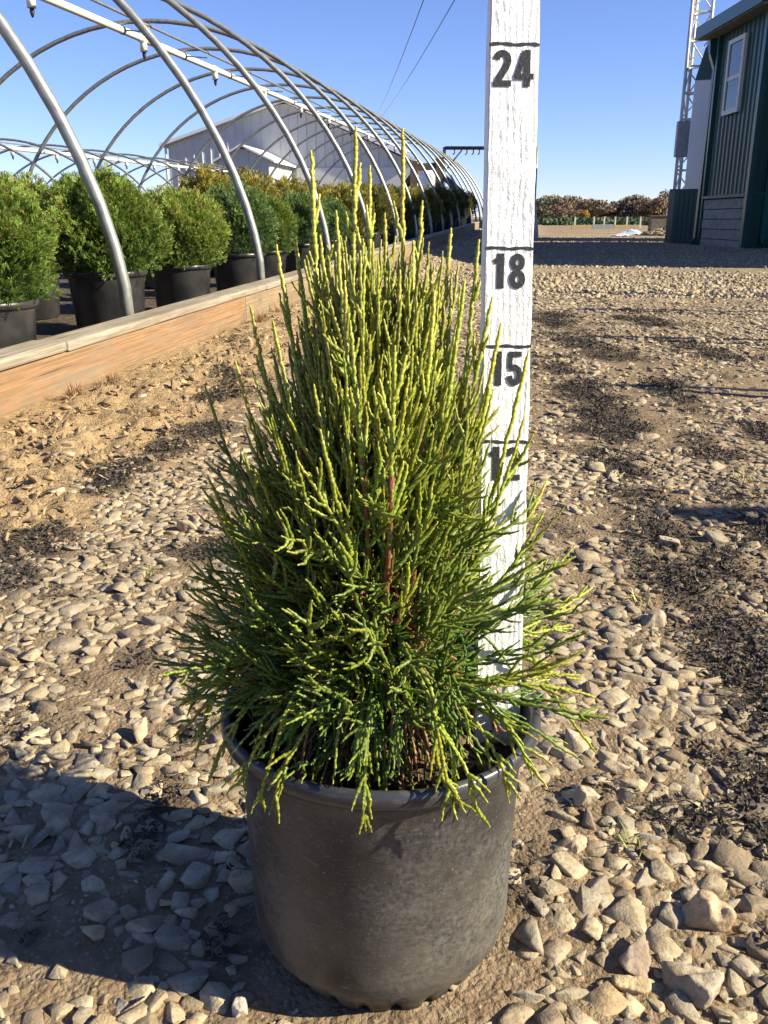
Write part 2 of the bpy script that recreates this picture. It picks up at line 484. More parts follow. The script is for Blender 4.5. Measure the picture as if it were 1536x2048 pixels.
timber('weathered_timber', (0.40, 0.345, 0.265), (0.29, 0.245, 0.18), (0.22, 0.19, 0.135))
timber('grey_planks', (0.40, 0.385, 0.31), (0.33, 0.315, 0.25), (0.26, 0.25, 0.19), 0.5)
# metals and plastics of the tunnels
t = NT('galvanised')
f = t.noise(18, 5)
t.set(Base_Color=t.mix(t.ramp(f, t.g(0.38, 0.66)), (0.34, 0.345, 0.32), (0.23, 0.235, 0.215)), Metallic=0.6, Roughness=0.42, Normal=t.bump(t.noise(60, 4), 0.1, 0.003))
M['galvanised'] = t.m
simple('white_pvc', (0.76, 0.74, 0.68), 0.4, var=0.1)
simple('dark_steel', (0.10, 0.085, 0.075), 0.6, 0.3, var=0.4)
simple('brown_post', (0.115, 0.085, 0.07), 0.8, var=0.4, bump=0.4)
simple('nozzle', (0.04, 0.04, 0.045), 0.5)
# buildings
simple('white_cladding', (0.52, 0.525, 0.52), 0.45, var=0.14, scale=1.2)
simple('white_roof', (0.78, 0.78, 0.77), 0.4, var=0.06, scale=1.0)
simple('grey_trim', (0.60, 0.60, 0.58), 0.5, var=0.1)
simple('green_cladding', (0.010, 0.062, 0.050), 0.38, var=0.25, scale=2.0)
simple('green_trim', (0.014, 0.078, 0.066), 0.35, var=0.2, scale=4)
simple('green_downspout', (0.020, 0.125, 0.098), 0.35, var=0.15, scale=4)
simple('soffit', (0.30, 0.265, 0.20), 0.8, var=0.2)
simple('cream_vinyl', (0.62, 0.58, 0.50), 0.5, var=0.08)
simple('shed_white', (0.88, 0.88, 0.87), 0.5, var=0.06, scale=1.5)
simple('faded_red', (0.42, 0.28, 0.30), 0.7)
simple('grey_box', (0.24, 0.25, 0.27), 0.5)
simple('mast_paint', (0.62, 0.60, 0.58), 0.5, var=0.25, scale=6)
simple('concrete', (0.36, 0.35, 0.32), 0.9, var=0.3, bump=0.4)
simple('white_sheet', (0.82, 0.83, 0.85), 0.35, var=0.08)
simple('pale_post', (0.66, 0.62, 0.54), 0.7)
simple('tan_board', (0.46, 0.34, 0.17), 0.8)
simple('grey_board', (0.30, 0.30, 0.29), 0.8)
simple('block_wall', (0.15, 0.12, 0.095), 0.9, var=0.4, bump=0.4)
simple('cable', (0.035, 0.035, 0.04), 0.6)
simple('pinkish_cloth', (0.66, 0.55, 0.52), 0.8)
t = NT('window_glass')
t.set(Base_Color=(0.03, 0.04, 0.05, 1), Roughness=0.04)
t.b.inputs['Specular IOR Level'].default_value = 0.9
M['window_glass'] = t.m
t = NT('dry_straw')
t.set(Base_Color=t.attr(), Roughness=0.8)
M['dry_straw'] = t.m

# ------------------------------------------------------------------ the ground, one sheet to the horizon
def axis_steps(fine, lo, hi, step, grow, far):
    a = list(np.arange(lo, hi + 1e-6, step))
    s = step
    while a[-1] < far: s *= grow; a.append(a[-1] + s)
    b = []; s = step; v = lo
    while v > -far: s *= grow; v -= s; b.append(v)
    return np.array(b[::-1] + a)
gx = axis_steps(1, -1.5, 1.35, 0.0125, 1.09, 900)
gy = [0.30]
while gy[-1] < 1000:
    v = gy[-1]
    gy.append(v + max(0.0125, 0.0115 * v * (1 if v < 8 else 1 + (v - 8) / 40)))
gy = np.array([-60, -20, -6, -2, -0.6, 0.0, 0.2] + gy)
XX, YY = np.meshgrid(gx, gy)
ZZ = height(XX, YY)
V = np.stack([XX, YY, ZZ], -1).reshape(-1, 3)
nx, ny = len(gx), len(gy)
idx = np.arange(nx * ny).reshape(ny, nx)
Fq = np.stack([idx[:-1, :-1], idx[:-1, 1:], idx[1:, 1:], idx[1:, :-1]], -1).reshape(-1, 4)
farg = sstep(3, 9, V[:, 1]) * (1 - sstep(1.5, 1.7, perp(V[:, 0], V[:, 1]))) * (1 - 0.6 * sstep(40, 70, V[:, 1])) * np.clip((fbm(V[:, 0], V[:, 1], 0.7, 3, 90) - 0.35) * 3.5, 0.15, 1)
gc = np.stack([mulch_mask(V[:, 0], V[:, 1]) * 0.8, soil_mask(V[:, 0], V[:, 1]), farg], -1)
tag(mesh_np('ground', V, Fq, M['earth'], cols=gc, smooth=True), kind='structure')

# ------------------------------------------------------------------ stones
def ico(sub):
    bm = bmesh.new(); bmesh.ops.create_icosphere(bm, subdivisions=sub, radius=1)
    bm.verts.index_update()
    v = np.array([tuple(q.co) for q in bm.verts]); f = np.array([[q.index for q in p.verts] for p in bm.faces]); bm.free()
    return v, f
ICO = {k: ico(k) for k in (1, 2, 3, 4)}
def rock_shape(sub, seed, sharp=12.0, flat=None):
    r = np.random.default_rng(seed)
    d, f = ICO[sub]
    d = d / np.linalg.norm(d, axis=1)[:, None]
    k = r.integers(8, 13)
    nn = r.normal(size=(k, 3)); nn /= np.linalg.norm(nn, axis=1)[:, None]
    nn = np.vstack([nn, [[0.1 * r.normal(), 0.1 * r.normal(), 1]], [[0, 0, -1]]])
    h = np.r_[r.uniform(0.68, 1.05, k), r.uniform(0.62, 0.9), 0.8]
    dot = np.maximum(d @ nn.T, 0.12)
    rr = ((h / dot) ** (-sharp)).sum(1) ** (-1 / sharp)
    rr *= 1 + 0.05 * np.sin(d[:, 0] * 5 + seed) * np.cos(d[:, 1] * 6 - seed)
    v = d * rr[:, None]
    v[:, 1] *= r.uniform(0.62, 0.95)
    v[:, 2] *= flat if flat is not None else r.uniform(0.42, 0.72)
    v[:, :2] /= np.abs(v[:, :2]).max()
    return v, f
def hull_rock(seed, npts=13, bev=0.07, segs=2, flat=None):
    r = np.random.default_rng(seed)
    p = r.normal(size=(npts, 3)); p /= np.linalg.norm(p, axis=1)[:, None]
    p = np.sign(p) * np.abs(p) ** 0.50 * r.uniform(0.82, 1.0, (npts, 1))
    a = r.uniform(0.60, 0.95)
    p *= np.array([1.0, a, flat if flat is not None else r.uniform(0.30, 0.52)])
    bm = bmesh.new()
    for q in p: bm.verts.new(q)
    g = bmesh.ops.convex_hull(bm, input=bm.verts[:])
    bmesh.ops.delete(bm, geom=[v for v in bm.verts if not v.link_faces], context='VERTS')
    bmesh.ops.dissolve_limit(bm, angle_limit=rad(16), verts=bm.verts[:], edges=bm.edges[:])
    bmesh.ops.bevel(bm, geom=bm.edges[:], offset=bev, segments=segs, affect='EDGES', profile=0.6)
    bmesh.ops.triangulate(bm, faces=bm.faces[:])
    bm.verts.index_update()
    v = np.array([tuple(q.co) for q in bm.verts]); f = np.array([[q.index for q in w.verts] for w in bm.faces]); bm.free()
    v[:, :2] /= np.abs(v[:, :2]).max()
    return v, f
def scatter_rocks(pos, size, yaw, tilt, cols, protos):
    """pos (n,3), size (n,), cols (n,3) -> verts, faces, colours"""
    V, Fc, C = [], [], []
    base = 0
    pid = rng.integers(0, len(protos), len(pos))
    for k, (v, f) in enumerate(protos):
        i = np.where(pid == k)[0]
        if not len(i): continue
        cy, sy = np.cos(yaw[i]), np.sin(yaw[i])
        tx, ty = tilt[i, 0], tilt[i, 1]
        x = v[None, :, 0] * size[i, None]; y = v[None, :, 1] * size[i, None]; z = v[None, :, 2] * size[i, None]
        z2 = z + x * tx[:, None] + y * ty[:, None]
        X = x * cy[:, None] - y * sy[:, None]; Y = x * sy[:, None] + y * cy[:, None]
        P = np.stack([X, Y, z2], -1) + pos[i][:, None, :]
        V.append(P.reshape(-1, 3))
        Fc.append((f[None] + (np.arange(len(i)) * len(v))[:, None, None] + base).reshape(-1, 3))
        C.append(np.repeat(cols[i], len(v), 0))
        base += len(i) * len(v)
    return np.concatenate(V), np.concatenate(Fc), np.concatenate(C)
def darts(n_try, sampler, radius, taken, cell=0.06, gap=1.0, limit=None):
    """throw discs, keep those that do not overlap; returns the arrays"""
    xy = sampler(n_try); rs = radius(xy)
    ok = []
    for (x, y), r in zip(xy, rs):
        cx, cy = int(math.floor(x / cell)), int(math.floor(y / cell))
        bad = False
        for ix in (cx - 1, cx, cx + 1):
            for iy in (cy - 1, cy, cy + 1):
                for (a, b, q) in taken.get((ix, iy), ()):
                    if (a - x) ** 2 + (b - y) ** 2 < ((q + r) * gap) ** 2: bad = True; break
                if bad: break
            if bad: break
        if not bad:
            taken.setdefault((cx, cy), []).append((x, y, r)); ok.append((x, y, r))
    return np.array(ok) if ok else np.zeros((0, 3))
def wedge(y0, y1, pw=1.0):
    def f(n):
        y = y0 + (y1 - y0) * rng.random(n) ** pw
        hw = 0.45 * y + 0.16
        return np.stack([rng.uniform(-1, 1, n) * hw, y], -1)
    return f
def stone_cols(n):
    k = rng.random(n)[:, None]
    tan, grey, dark, ochre = np.array([0.465, 0.39, 0.26]), np.array([0.36, 0.32, 0.245]), np.array([0.23, 0.185, 0.13]), np.array([0.46, 0.34, 0.19])
    c = np.where(k < 0.55, tan, np.where(k < 0.82, grey, np.where(k < 0.93, dark, ochre)))
    return c * rng.uniform(0.78, 1.12, (n, 1))
def keep(a, x, y, soil=True):
    m = mulch_mask(x, y); b = bare_mask(x, y); s = soil_mask(x, y)
    p = 1 - np.where(y < 1.0, 0.3, 0.6) * np.clip(m * 1.2, 0, 1) - 0.86 * np.clip(b * 1.1, 0, 1)
    p = np.where(s > 0.5, p * 0.08, p) * (perp(x, y) < 1.52)
    big = fbm(x, y, 1.7, 3, 222)
    p = p * (1 - 0.6 * sstep(0.50, 0.62, big) * sstep(1.2, 2.2, y)) * (1 - 0.25 * sstep(1.5, 3, y))
    p = p * (np.hypot(x + 0.003, y - 0.620) > 0.125)
    return a[rng.random(len(a)) < p]
LOOSE = [  # px, py, size px, label
    (1428, 1838, 78, 'large tan two-humped rock lying loose beside black mulch at the lower right', (0.56, 0.41, 0.25)),
    (1263, 1978, 42, 'pointed pale tan stone leaning on a flat purplish slab near the bottom edge', (0.58, 0.45, 0.26)),
    (1262, 1925, 66, 'flat purplish brown slab under the pointed tan stone', (0.31, 0.24, 0.19)),
    (1166, 1600, 44, 'pale wedge shaped stone on the brown earth right of the pot', (0.56, 0.46, 0.31)),
    (1395, 1975, 62, 'rounded grey tan cobble below the large two-humped rock', (0.40, 0.34, 0.26)),
    (1150, 1690, 34, 'blocky tan stone on the earth under the pale wedge', (0.50, 0.41, 0.28)),
    (283, 1470, 46, 'broad dark edged rock standing proud of the gravel left of the pot', (0.47, 0.38, 0.27)),
    (372, 1052, 28, 'lone pink tan stone with a shaded left face left of the shrub', (0.56, 0.43, 0.31)),
    (1312, 1238, 36, 'squarish grey brown rock half sunk in mulch right of the shrub', (0.37, 0.30, 0.22)),
    (1335, 1082, 32, 'long flat tan stone lying in the thin shadow line at the right', (0.52, 0.44, 0.32)),
    (1213, 908, 16, 'small round tan stone sitting on black mulch right of the measuring stick', (0.56, 0.46, 0.33)),
    (1104, 1072, 22, 'pale oval stone on bare earth beside the shrub', (0.60, 0.50, 0.36)),
    (480, 2022, 28, 'whitish upright chip of stone at the bottom edge left of the pot', (0.62, 0.56, 0.46)),
    (390, 1760, 54, 'broadest flat grey stone in the shade left of the pot', (0.40, 0.35, 0.29)),
]
taken = {}
rock_protos_big = [rock_shape(3, 300 + k, 16.0, 0.55) for k in range(len(LOOSE))]
for k, (px, py, sz, lab, cc) in enumerate(LOOSE):
    g = on_ground(px, py); dep = g[1] * CP + H * SP
    r = sz / F_PX * dep
    flat = 0.34 if 'flat' in lab else (0.9 if 'upright' in lab or 'pointed' in lab else 0.62)
    v, f = rock_shape(4, 321 + k * 7, 26.0, flat)
    if 'two-humped' in lab:
        v[:, 2] *= 1.0 - 0.42 * np.exp(-((v[:, 0] - 0.12) / 0.16) ** 2) * (v[:, 2] > 0)
    n3 = (fbm(v[:, 0] * 3 + v[:, 2], v[:, 1] * 3 - v[:, 2], 1.5, 4, k) - 0.5) * 0.12
    v = v * (1 + n3[:, None])
    o = mesh_np('loose_rock', v * r, f, M['stone'], cols=np.repeat([cc], len(v), 0), smooth=True)
    zb = float(height(g[0], g[1]))
    o.location = (g[0], g[1], zb + r * flat * 0.32)
    o.rotation_euler = (rng.uniform(-.12, .12), rng.uniform(-.12, .12), rng.uniform(0, 6.28) if k not in (0,) else -0.35)
    tag(o, lab, 'rock', 'loose rocks on the gravel')
    taken.setdefault((int(math.floor(g[0] / 0.06)), int(math.floor(g[1] / 0.06))), []).append((g[0], g[1], r * 0.8))
soft = [rock_shape(1, 460 + k, 6.0, 0.55) for k in range(12)]
hi = [hull_rock(10 + k, 9 + k % 6, 0.04, 1) for k in range(26)]
lo = [hull_rock(60 + k, 8 + k % 4, 0.04, 1) for k in range(18)]
def layer(st, protos, sink=0.18, tl=0.16, mul=1.12, colf=stone_cols):
    n = len(st)
    z = height(st[:, 0], st[:, 1])
    size = st[:, 2] * mul
    pos = np.stack([st[:, 0], st[:, 1], z + size * rng.uniform(sink - 0.16, sink + 0.16, n)], -1)
    stain = np.clip(mask(MULCH, st[:, 0], st[:, 1]) * 0.75 + (fbm(st[:, 0], st[:, 1], 2.6, 3, 150) - 0.48) * 1.4, 0, 0.8)[:, None]
    cs = colf(n); cs = cs * (1 - stain) + np.array([0.17, 0.135, 0.10]) * stain
    return scatter_rocks(pos, size, rng.uniform(0, 6.28, n), rng.normal(size=(n, 2)) * tl, cs, protos)
parts = []
# near: the big ones first, then smaller ones in the gaps
def radf(a, b, pw=1.6):
    return lambda xy: (a + (b - a) * rng.random(len(xy)) ** pw) * np.clip(0.98 + 0.04 * xy[:, 1], 1, 1.15)
near_list = []
for (n, a, b) in ((120, 0.0150, 0.0185), (9000, 0.0090, 0.0135), (26000, 0.0062, 0.0090), (36000, 0.0038, 0.0062)):
    st = darts(n, wedge(0.40, 2.3, 0.75), radf(a, b, 1.0), taken, 0.06, 0.86)
    near_list.append(keep(st, st[:, 0], st[:, 1]))
parts.append(layer(np.vstack(near_list), hi, -0.03, 0.12, 1.42))
st = darts(16000, wedge(0.40, 2.3, 0.75), lambda xy: 0.0022 + 0.0045 * rng.random(len(xy)) ** 2, taken, 0.06, 0.9)
st = st[(perp(st[:, 0], st[:, 1]) < 1.5) & (rng.random(len(st)) < 0.8)]
parts.append(layer(st, lo, 0.25, 0.3))
taken2 = {}
mid = []
for (n, a, b) in ((500, 0.015, 0.021), (16000, 0.0095, 0.015), (46000, 0.006, 0.0095), (50000, 0.0035, 0.006)):
    st = darts(n, wedge(2.25, 7.5, 0.75), radf(a, b, 1.2), taken2, 0.08, 0.88)
    mid.append(keep(st, st[:, 0], st[:, 1]))
parts.append(layer(np.vstack(mid), lo, -0.04, 0.14, 1.45))
far_ = wedge(7.2, 34, 1.1)(90000)
far_ = np.c_[far_, 0.012 + 0.026 * rng.random(len(far_)) ** 2.2]
far_ = far_[(perp(far_[:, 0], far_[:, 1]) < 1.5) & (fbm(far_[:, 0], far_[:, 1], 0.8, 3, 91) > rng.uniform(0.2, 0.62, len(far_)))]
tiny_ico = [rock_shape(1, 160 + k, 14, 0.6) for k in range(8)]
parts.append(layer(far_, tiny_ico, -0.02, 0.25))
off = 0; Vs, Fs, Cs = [], [], []
for v, f, c in parts:
    Vs.append(v); Fs.append(f + off); Cs.append(c); off += len(v)
tag(mesh_np('gravel', np.concatenate(Vs), np.concatenate(Fs), M['stone'], cols=np.concatenate(Cs), smooth=False), 'angular tan and grey gravel bedded in the dirt yard', 'gravel', kind='stuff')

# clods of dry earth in front of the timber edging
def soil_cols(n): return np.array([0.43, 0.30, 0.16]) * rng.uniform(0.45, 1.1, (n, 1)) * np.array([1, 1, 1])
c1 = wedge(1.2, 9, 0.85)(42000)
c1 = np.c_[c1, 0.0025 + 0.014 * rng.random(len(c1)) ** 3.0]
c1 = c1[(soil_mask(c1[:, 0], c1[:, 1]) > rng.random(len(c1))) & (perp(c1[:, 0], c1[:, 1]) < 1.57) & (fbm(c1[:, 0], c1[:, 1], 6, 3, 33) > 0.42)]
v, f, c = layer(c1, lo, 0.05, 0.5, colf=soil_cols)
tag(mesh_np('clods', v, f, M['stone'], cols=c, smooth=True), 'crumbly clods of dry sandy earth along the timber edging', 'earth clods', kind='stuff')

# black shredded mulch
def shreds(n, sampler, maskf, lmin, lmax, lift, colr, name, label, mat, wlo=0.15, whi=0.55):
    xy = sampler(n)
    k = maskf(xy[:, 0], xy[:, 1]) > rng.uniform(0.25, 1.0, len(xy))
    xy = xy[k & (perp(xy[:, 0], xy[:, 1]) < 1.55) & (np.hypot(xy[:, 0] + .003, xy[:, 1] - .620) > 0.13)]
    n = len(xy)
    L = rng.uniform(lmin, lmax, n) * np.clip(0.9 + xy[:, 1] * 0.12, 1, 1.8); W = L * rng.uniform(wlo, whi, n)
    yaw = rng.uniform(0, 6.28, n); pit = rng.normal(0, 0.45, n); roll = rng.normal(0, 0.9, n)
    d = np.stack([np.cos(yaw) * np.cos(pit), np.sin(yaw) * np.cos(pit), np.sin(pit)], -1)
    sd = np.stack([-np.sin(yaw), np.cos(yaw), np.zeros(n)], -1)
    up = np.cross(d, sd)
    w = sd * np.cos(roll)[:, None] + up * np.sin(roll)[:, None]
    nn = np.cross(d, w)
    c = np.c_[xy, height(xy[:, 0], xy[:, 1]) + lift * rng.random(n) + 0.003]
    bend = rng.normal(0, 0.3, n)[:, None]
    V = []
    for tpos, wid in ((-0.5, 0.45), (0.0, 1.0), (0.5, 0.3)):
        p = c + d * (L * tpos)[:, None] + nn * bend * (L * (0.25 - tpos * tpos))[:, None] + w * (rng.normal(0, 0.35, n) * W)[:, None]
        for q in (-1, 1):
            V.append(p + w * (W * wid * q / 2 * rng.uniform(0.4, 1.5, n))[:, None] + nn * (rng.normal(0, 0.25, n) * W)[:, None])
    V = np.stack(V, 1)                                     # n,6,3
    Fc = (np.array([(0, 1, 3, 2), (2, 3, 5, 4)])[None] + (np.arange(n) * 6)[:, None, None]).reshape(-1, 4)
    cc = np.repeat(colr(n), 6, 0)
    return tag(mesh_np(name, V.reshape(-1, 3), Fc, mat, cols=cc), label, name.replace('_', ' '), kind='stuff')
def darkc(n):
    c = np.array([0.032, 0.027, 0.025]) * rng.uniform(0.4, 1.9, (n, 1))
    return np.where(rng.random((n, 1)) < 0.16, np.array([0.16, 0.115, 0.075]) * rng.uniform(0.5, 1.2, (n, 1)), c)
def mm(x, y): return mulch_mask(x, y)
shreds(560000, wedge(0.40, 7.5, 0.9), mm, 0.0025, 0.011, 0.009, darkc, 'mulch', 'black shredded bark mulch spilled in drifts over the gravel', M['mulch'])
strawc = lambda n: np.array([0.42, 0.31, 0.17]) * rng.uniform(0.5, 1.1, (n, 1))
shreds(2600, wedge(0.40, 5.0, 0.9), lambda x, y: 0.35 + 0.6 * soil_mask(x, y), 0.010, 0.035, 0.006, strawc, 'straw', 'pale straw and bark slivers strewn over earth and gravel', M['dry_straw'], 0.07, 0.2)

# ------------------------------------------------------------------ the potted conifer in the middle
PC = np.array([-0.003, 0.655, 0.0])
HK = 0.584 / 0.617                          # measured in inches first, then brought to the yard's scale
def rescale(root):
    p = np.array(root.location)
    root.location = np.array([0, 0, H]) + (p - np.array([0, 0, H])) * HK
    root.scale = (HK, HK, HK)
shrub = thing('potted_conifer', 'yellow-green whipcord conifer bristling from a dusty black nursery pot on the gravel', 'potted shrub', PC)
def scallop(i, a, r, z):
    n = 22
    if i in SCAL:
        w = SCAL[i]
        n1 = max(0.0, math.cos(n * a)) ** 2
        r = r * (1 - 0.030 * w * n1)
        if i <= 1: z = z + 0.013 * n1 * w
        r = r * (1 + 0.010 * w * math.cos(11 * a + 0.6))
    r = r * (1 + 0.004 * math.cos(2 * a + 0.4))
    return r, z
SCAL = {0: 1, 1: 1, 2: 1, 3: 0.7, 4: 0.3}
pot = MB()
prof = [(0.060, -0.029), (0.0925, -0.033), (0.0945, -0.027), (0.0985, -0.019), (0.1065, -0.008), (0.1112, 0.002), (0.1124, 0.014), (0.1138, 0.070), (0.1156, 0.125), (0.1173, 0.165),
        (0.1180, 0.176), (0.1194, 0.1785), (0.1202, 0.186), (0.1209, 0.1935)]
pot.lathe(prof, 220, fr=scallop)
pot_body = pot.build('pot', M['dusty_plastic'], shrub)
rim = MB()
rp = [(0.1208, 0.1880), (0.1250, 0.1865), (0.1290, 0.1880), (0.1315, 0.1925), (0.1320, 0.1975), (0.1310, 0.2020), (0.1282, 0.2042), (0.1255, 0.2035), (0.1232, 0.2005), (0.1195, 0.188), (0.1140, 0.165), (0.1110, 0.120), (0.1095, 0.100)]
rim.lathe(rp, 160, fr=lambda i, a, r, z: (r * (1 + 0.004 * math.cos(2 * a + 0.4)), z + 0.0012 * math.sin(3 * a + 1)))
rim.build('rim', M['rim_plastic'], pot_body)
soil = MB()
SOIL_Z = 0.160
ring = []
for i in range(9):
    r = 0.1115 * i / 8
    ring.append((max(r, 0.0005), SOIL_Z + 0.012 * math.cos(i / 8 * 1.5)))
soil.lathe(ring, 48, fr=lambda i, a, r, z: (r, z + (0.006 * (vnoise(np.array(r * 90 * math.cos(a)), np.array(r * 90 * math.sin(a)), 4) - 0.5) if i < 8 else 0)))
soil.build('potting_soil', M['potting_bark'], shrub)
# chips on the soil
ch = []
for k in range(260):
    a, r = rng.uniform(0, 6.28), 0.106 * math.sqrt(rng.random())
    ch.append((r * math.cos(a), r * math.sin(a), 0.003 + 0.006 * rng.random()))
ch = np.array(ch)
v, f, c = scatter_rocks(np.c_[ch[:, :2], np.full(len(ch), SOIL_Z + 0.013)], ch[:, 2], rng.uniform(0, 6.28, len(ch)), rng.normal(size=(len(ch), 2)) * 0.4,
                        np.array([0.11, 0.055, 0.034]) * rng.uniform(0.4, 1.5, (len(ch), 1)), lo)
mesh_np('bark_chips', v, f, M['stone'], shrub, cols=c, smooth=True)

GV, GF, GC = [], [], []
goff = 0
C_BASE, C_MID, C_TIP, C_GOLD = np.array([0.024, 0.085, 0.024]), np.array([0.10, 0.175, 0.022]), np.array([0.32, 0.315, 0.032]), np.array([0.42, 0.335, 0.040])
ANG = np.arange(6) * math.pi / 3
def bez(P0, P1, P2, n):
    t = np.linspace(0, 1, n)[:, None]
    return (1 - t) ** 2 * P0 + 2 * t * (1 - t) * P1 + t * t * P2
def cord(P, r0, cb, ct, seg=0.0040, gold=0.0):
    """one scaly whip along the polyline P"""
    global goff
    P = P.copy()
    r_ = np.hypot(P[:, 0], P[:, 1])
    P[:, 2] = np.where((r_ > 0.108) & (r_ < 0.143), np.maximum(P[:, 2], 0.2085), P[:, 2])   # over the rim, never through it
    d = np.linalg.norm(np.diff(P, axis=0), axis=1); cum = np.r_[0, np.cumsum(d)]
    L = cum[-1]
    m = max(4, int(L / seg))
    s = np.linspace(0, L, m + 1)
    Q = np.stack([np.interp(s, cum, P[:, k]) for k in range(3)], -1)
    Q[1:-1] += rng.normal(0, 0.00035, (m - 1, 3))
    T = np.gradient(Q, axis=0); T /= np.linalg.norm(T, axis=1)[:, None] + 1e-9
    a = rng.normal(size=3); Nn = a - (T @ a)[:, None] * T; Nn /= np.linalg.norm(Nn, axis=1)[:, None] + 1e-9
    B = np.cross(T, Nn)
    pos = np.empty((2 * m + 1, 3)); par = np.empty(2 * m + 1); kk = np.empty(2 * m + 1, int); tipf = np.empty(2 * m + 1)
    pos[0:2 * m:2] = Q[:-1]; pos[1:2 * m:2] = Q[:-1] + 0.88 * (Q[1:] - Q[:-1]); pos[2 * m] = Q[-1]
    fi = np.r_[np.repeat(np.arange(m), 2), m - 1]
    tt = np.r_[np.repeat(np.arange(m) / m, 2), 1.0]
    up = np.r_[np.tile([0.0, 1.0], m), 1.0]
    rr = r0 * (1 - 0.30 * tt) * np.where(up > 0, 1.08, 0.88)
    rr[-7:] *= np.array([0.95, 0.9, 0.85, 0.78, 0.66, 0.5, 0.10])[-len(rr[-7:]):]
    ph = (fi % 2)[:, None] * (math.pi / 2) + rng.uniform(0, 3)
    el = np.sqrt((1.25 * np.cos(ANG[None] - ph)) ** 2 + (0.82 * np.sin(ANG[None] - ph)) ** 2)
    el = np.where(up[:, None] > 0, el, 1.0)
    ring = pos[:, None, :] + (rr[:, None] * el)[:, :, None] * (np.cos(ANG)[None, :, None] * Nn[fi][:, None, :] + np.sin(ANG)[None, :, None] * B[fi][:, None, :])
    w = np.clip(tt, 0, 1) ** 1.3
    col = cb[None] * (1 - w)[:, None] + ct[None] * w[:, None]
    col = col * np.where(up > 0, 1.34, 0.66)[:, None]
    R = 2 * m + 1
    i = np.arange(R - 1)[:, None] * 6 + np.arange(6)[None]
    j = np.arange(R - 1)[:, None] * 6 + (np.arange(6)[None] + 1) % 6
    GF.append((np.stack([i, j, j + 6, i + 6], -1).reshape(-1, 4) + goff).astype(np.int32))
    GV.append(ring.reshape(-1, 3).astype(np.float32)); GC.append(np.repeat(col, 6, 0).astype(np.float32))
    goff += R * 6
def jit(c, a=0.26): return c * rng.uniform(1 - a, 1 + a) * (1 + np.array([0.09, 0.02, 0.1]) * rng.normal())
def spray(P, r0, nside, cb, ct, smin=0.016, smax=0.050, ang=0.45, t0=0.28, sub=True):
    cord(P, r0, jit(cb), jit(ct))
    n = len(P)
    T = np.gradient(P, axis=0); T /= np.linalg.norm(T, axis=1)[:, None] + 1e-9
    a = rng.normal(size=3); side = 1
    ts = np.sort(rng.uniform(t0, 0.90, nside))
    for tq in ts:
        k = min(n - 1, int(tq * (n - 1)))
        p, tn = P[k], T[k]
        sv = np.cross(tn, a); sv /= np.linalg.norm(sv) + 1e-9
        bv = np.cross(tn, sv)
        q = rng.normal(0, 0.5)
        sv = (sv * math.cos(q) + bv * math.sin(q)) * side; side = -side
        L = (smin + (smax - smin) * rng.random()) * (1.15 - 0.55 * tq)
        an = ang * rng.uniform(0.7, 1.35)
        d0 = tn * math.cos(an * 1.25) + sv * math.sin(an * 1.25)
        d1 = tn * math.cos(an * 0.5) + sv * math.sin(an * 0.5) + np.array([0, 0, 0.12])
        S0 = bez(p, p + d0 * L * 0.5, p + d0 * L * 0.5 + d1 * L * 0.5, 6)
        cb2 = cb * (1 - tq * 0.6) + ct * tq * 0.6
        cord(S0, r0 * 0.86, jit(cb2), jit(ct))
        if sub and L > 0.030 and rng.random() < 0.6:
            for qk in (2, 3):
                if rng.random() < 0.7:
                    pv = S0[qk]; dv = (d1 + bv * rng.choice([-1, 1]) * 0.55 + sv * rng.normal(0, .3)); dv /= np.linalg.norm(dv)
                    l2 = L * rng.uniform(0.25, 0.5)
                    cord(bez(pv, pv + dv * l2 * .5, pv + dv * l2 + np.array([0, 0, l2 * .1]), 4), r0 * 0.78, jit(cb2), jit(ct))
ENV = np.array([(0.150, 0.150), (0.19, 0.172), (0.23, 0.176), (0.28, 0.170), (0.33, 0.160), (0.40, 0.144), (0.46, 0.112), (0.50, 0.088), (0.54, 0.064), (0.58, 0.042), (0.61, 0.02)])
wood = MB()
stems = []                                  # upright woody stems: polyline each
def stem_line(tip, base_r, az, z0=0.165, kink=0.35):
    b = np.array([base_r * math.cos(az), base_r * math.sin(az), z0])
    m = b * (1 - kink) + tip * kink + np.array([0.25 * (tip[0] - b[0]), 0.25 * (tip[1] - b[1]), 0.02])
    Q = bez(b, m, tip, 24)
    Q[2:-8, :2] += np.cumsum(rng.normal(0, 0.0006, (14, 2)), 0)
    e = Q[15, :2] - bez(b, m, tip, 24)[15, :2]; Q[16:, :2] += e * np.linspace(1, 0, 8)[:, None]
    return Q
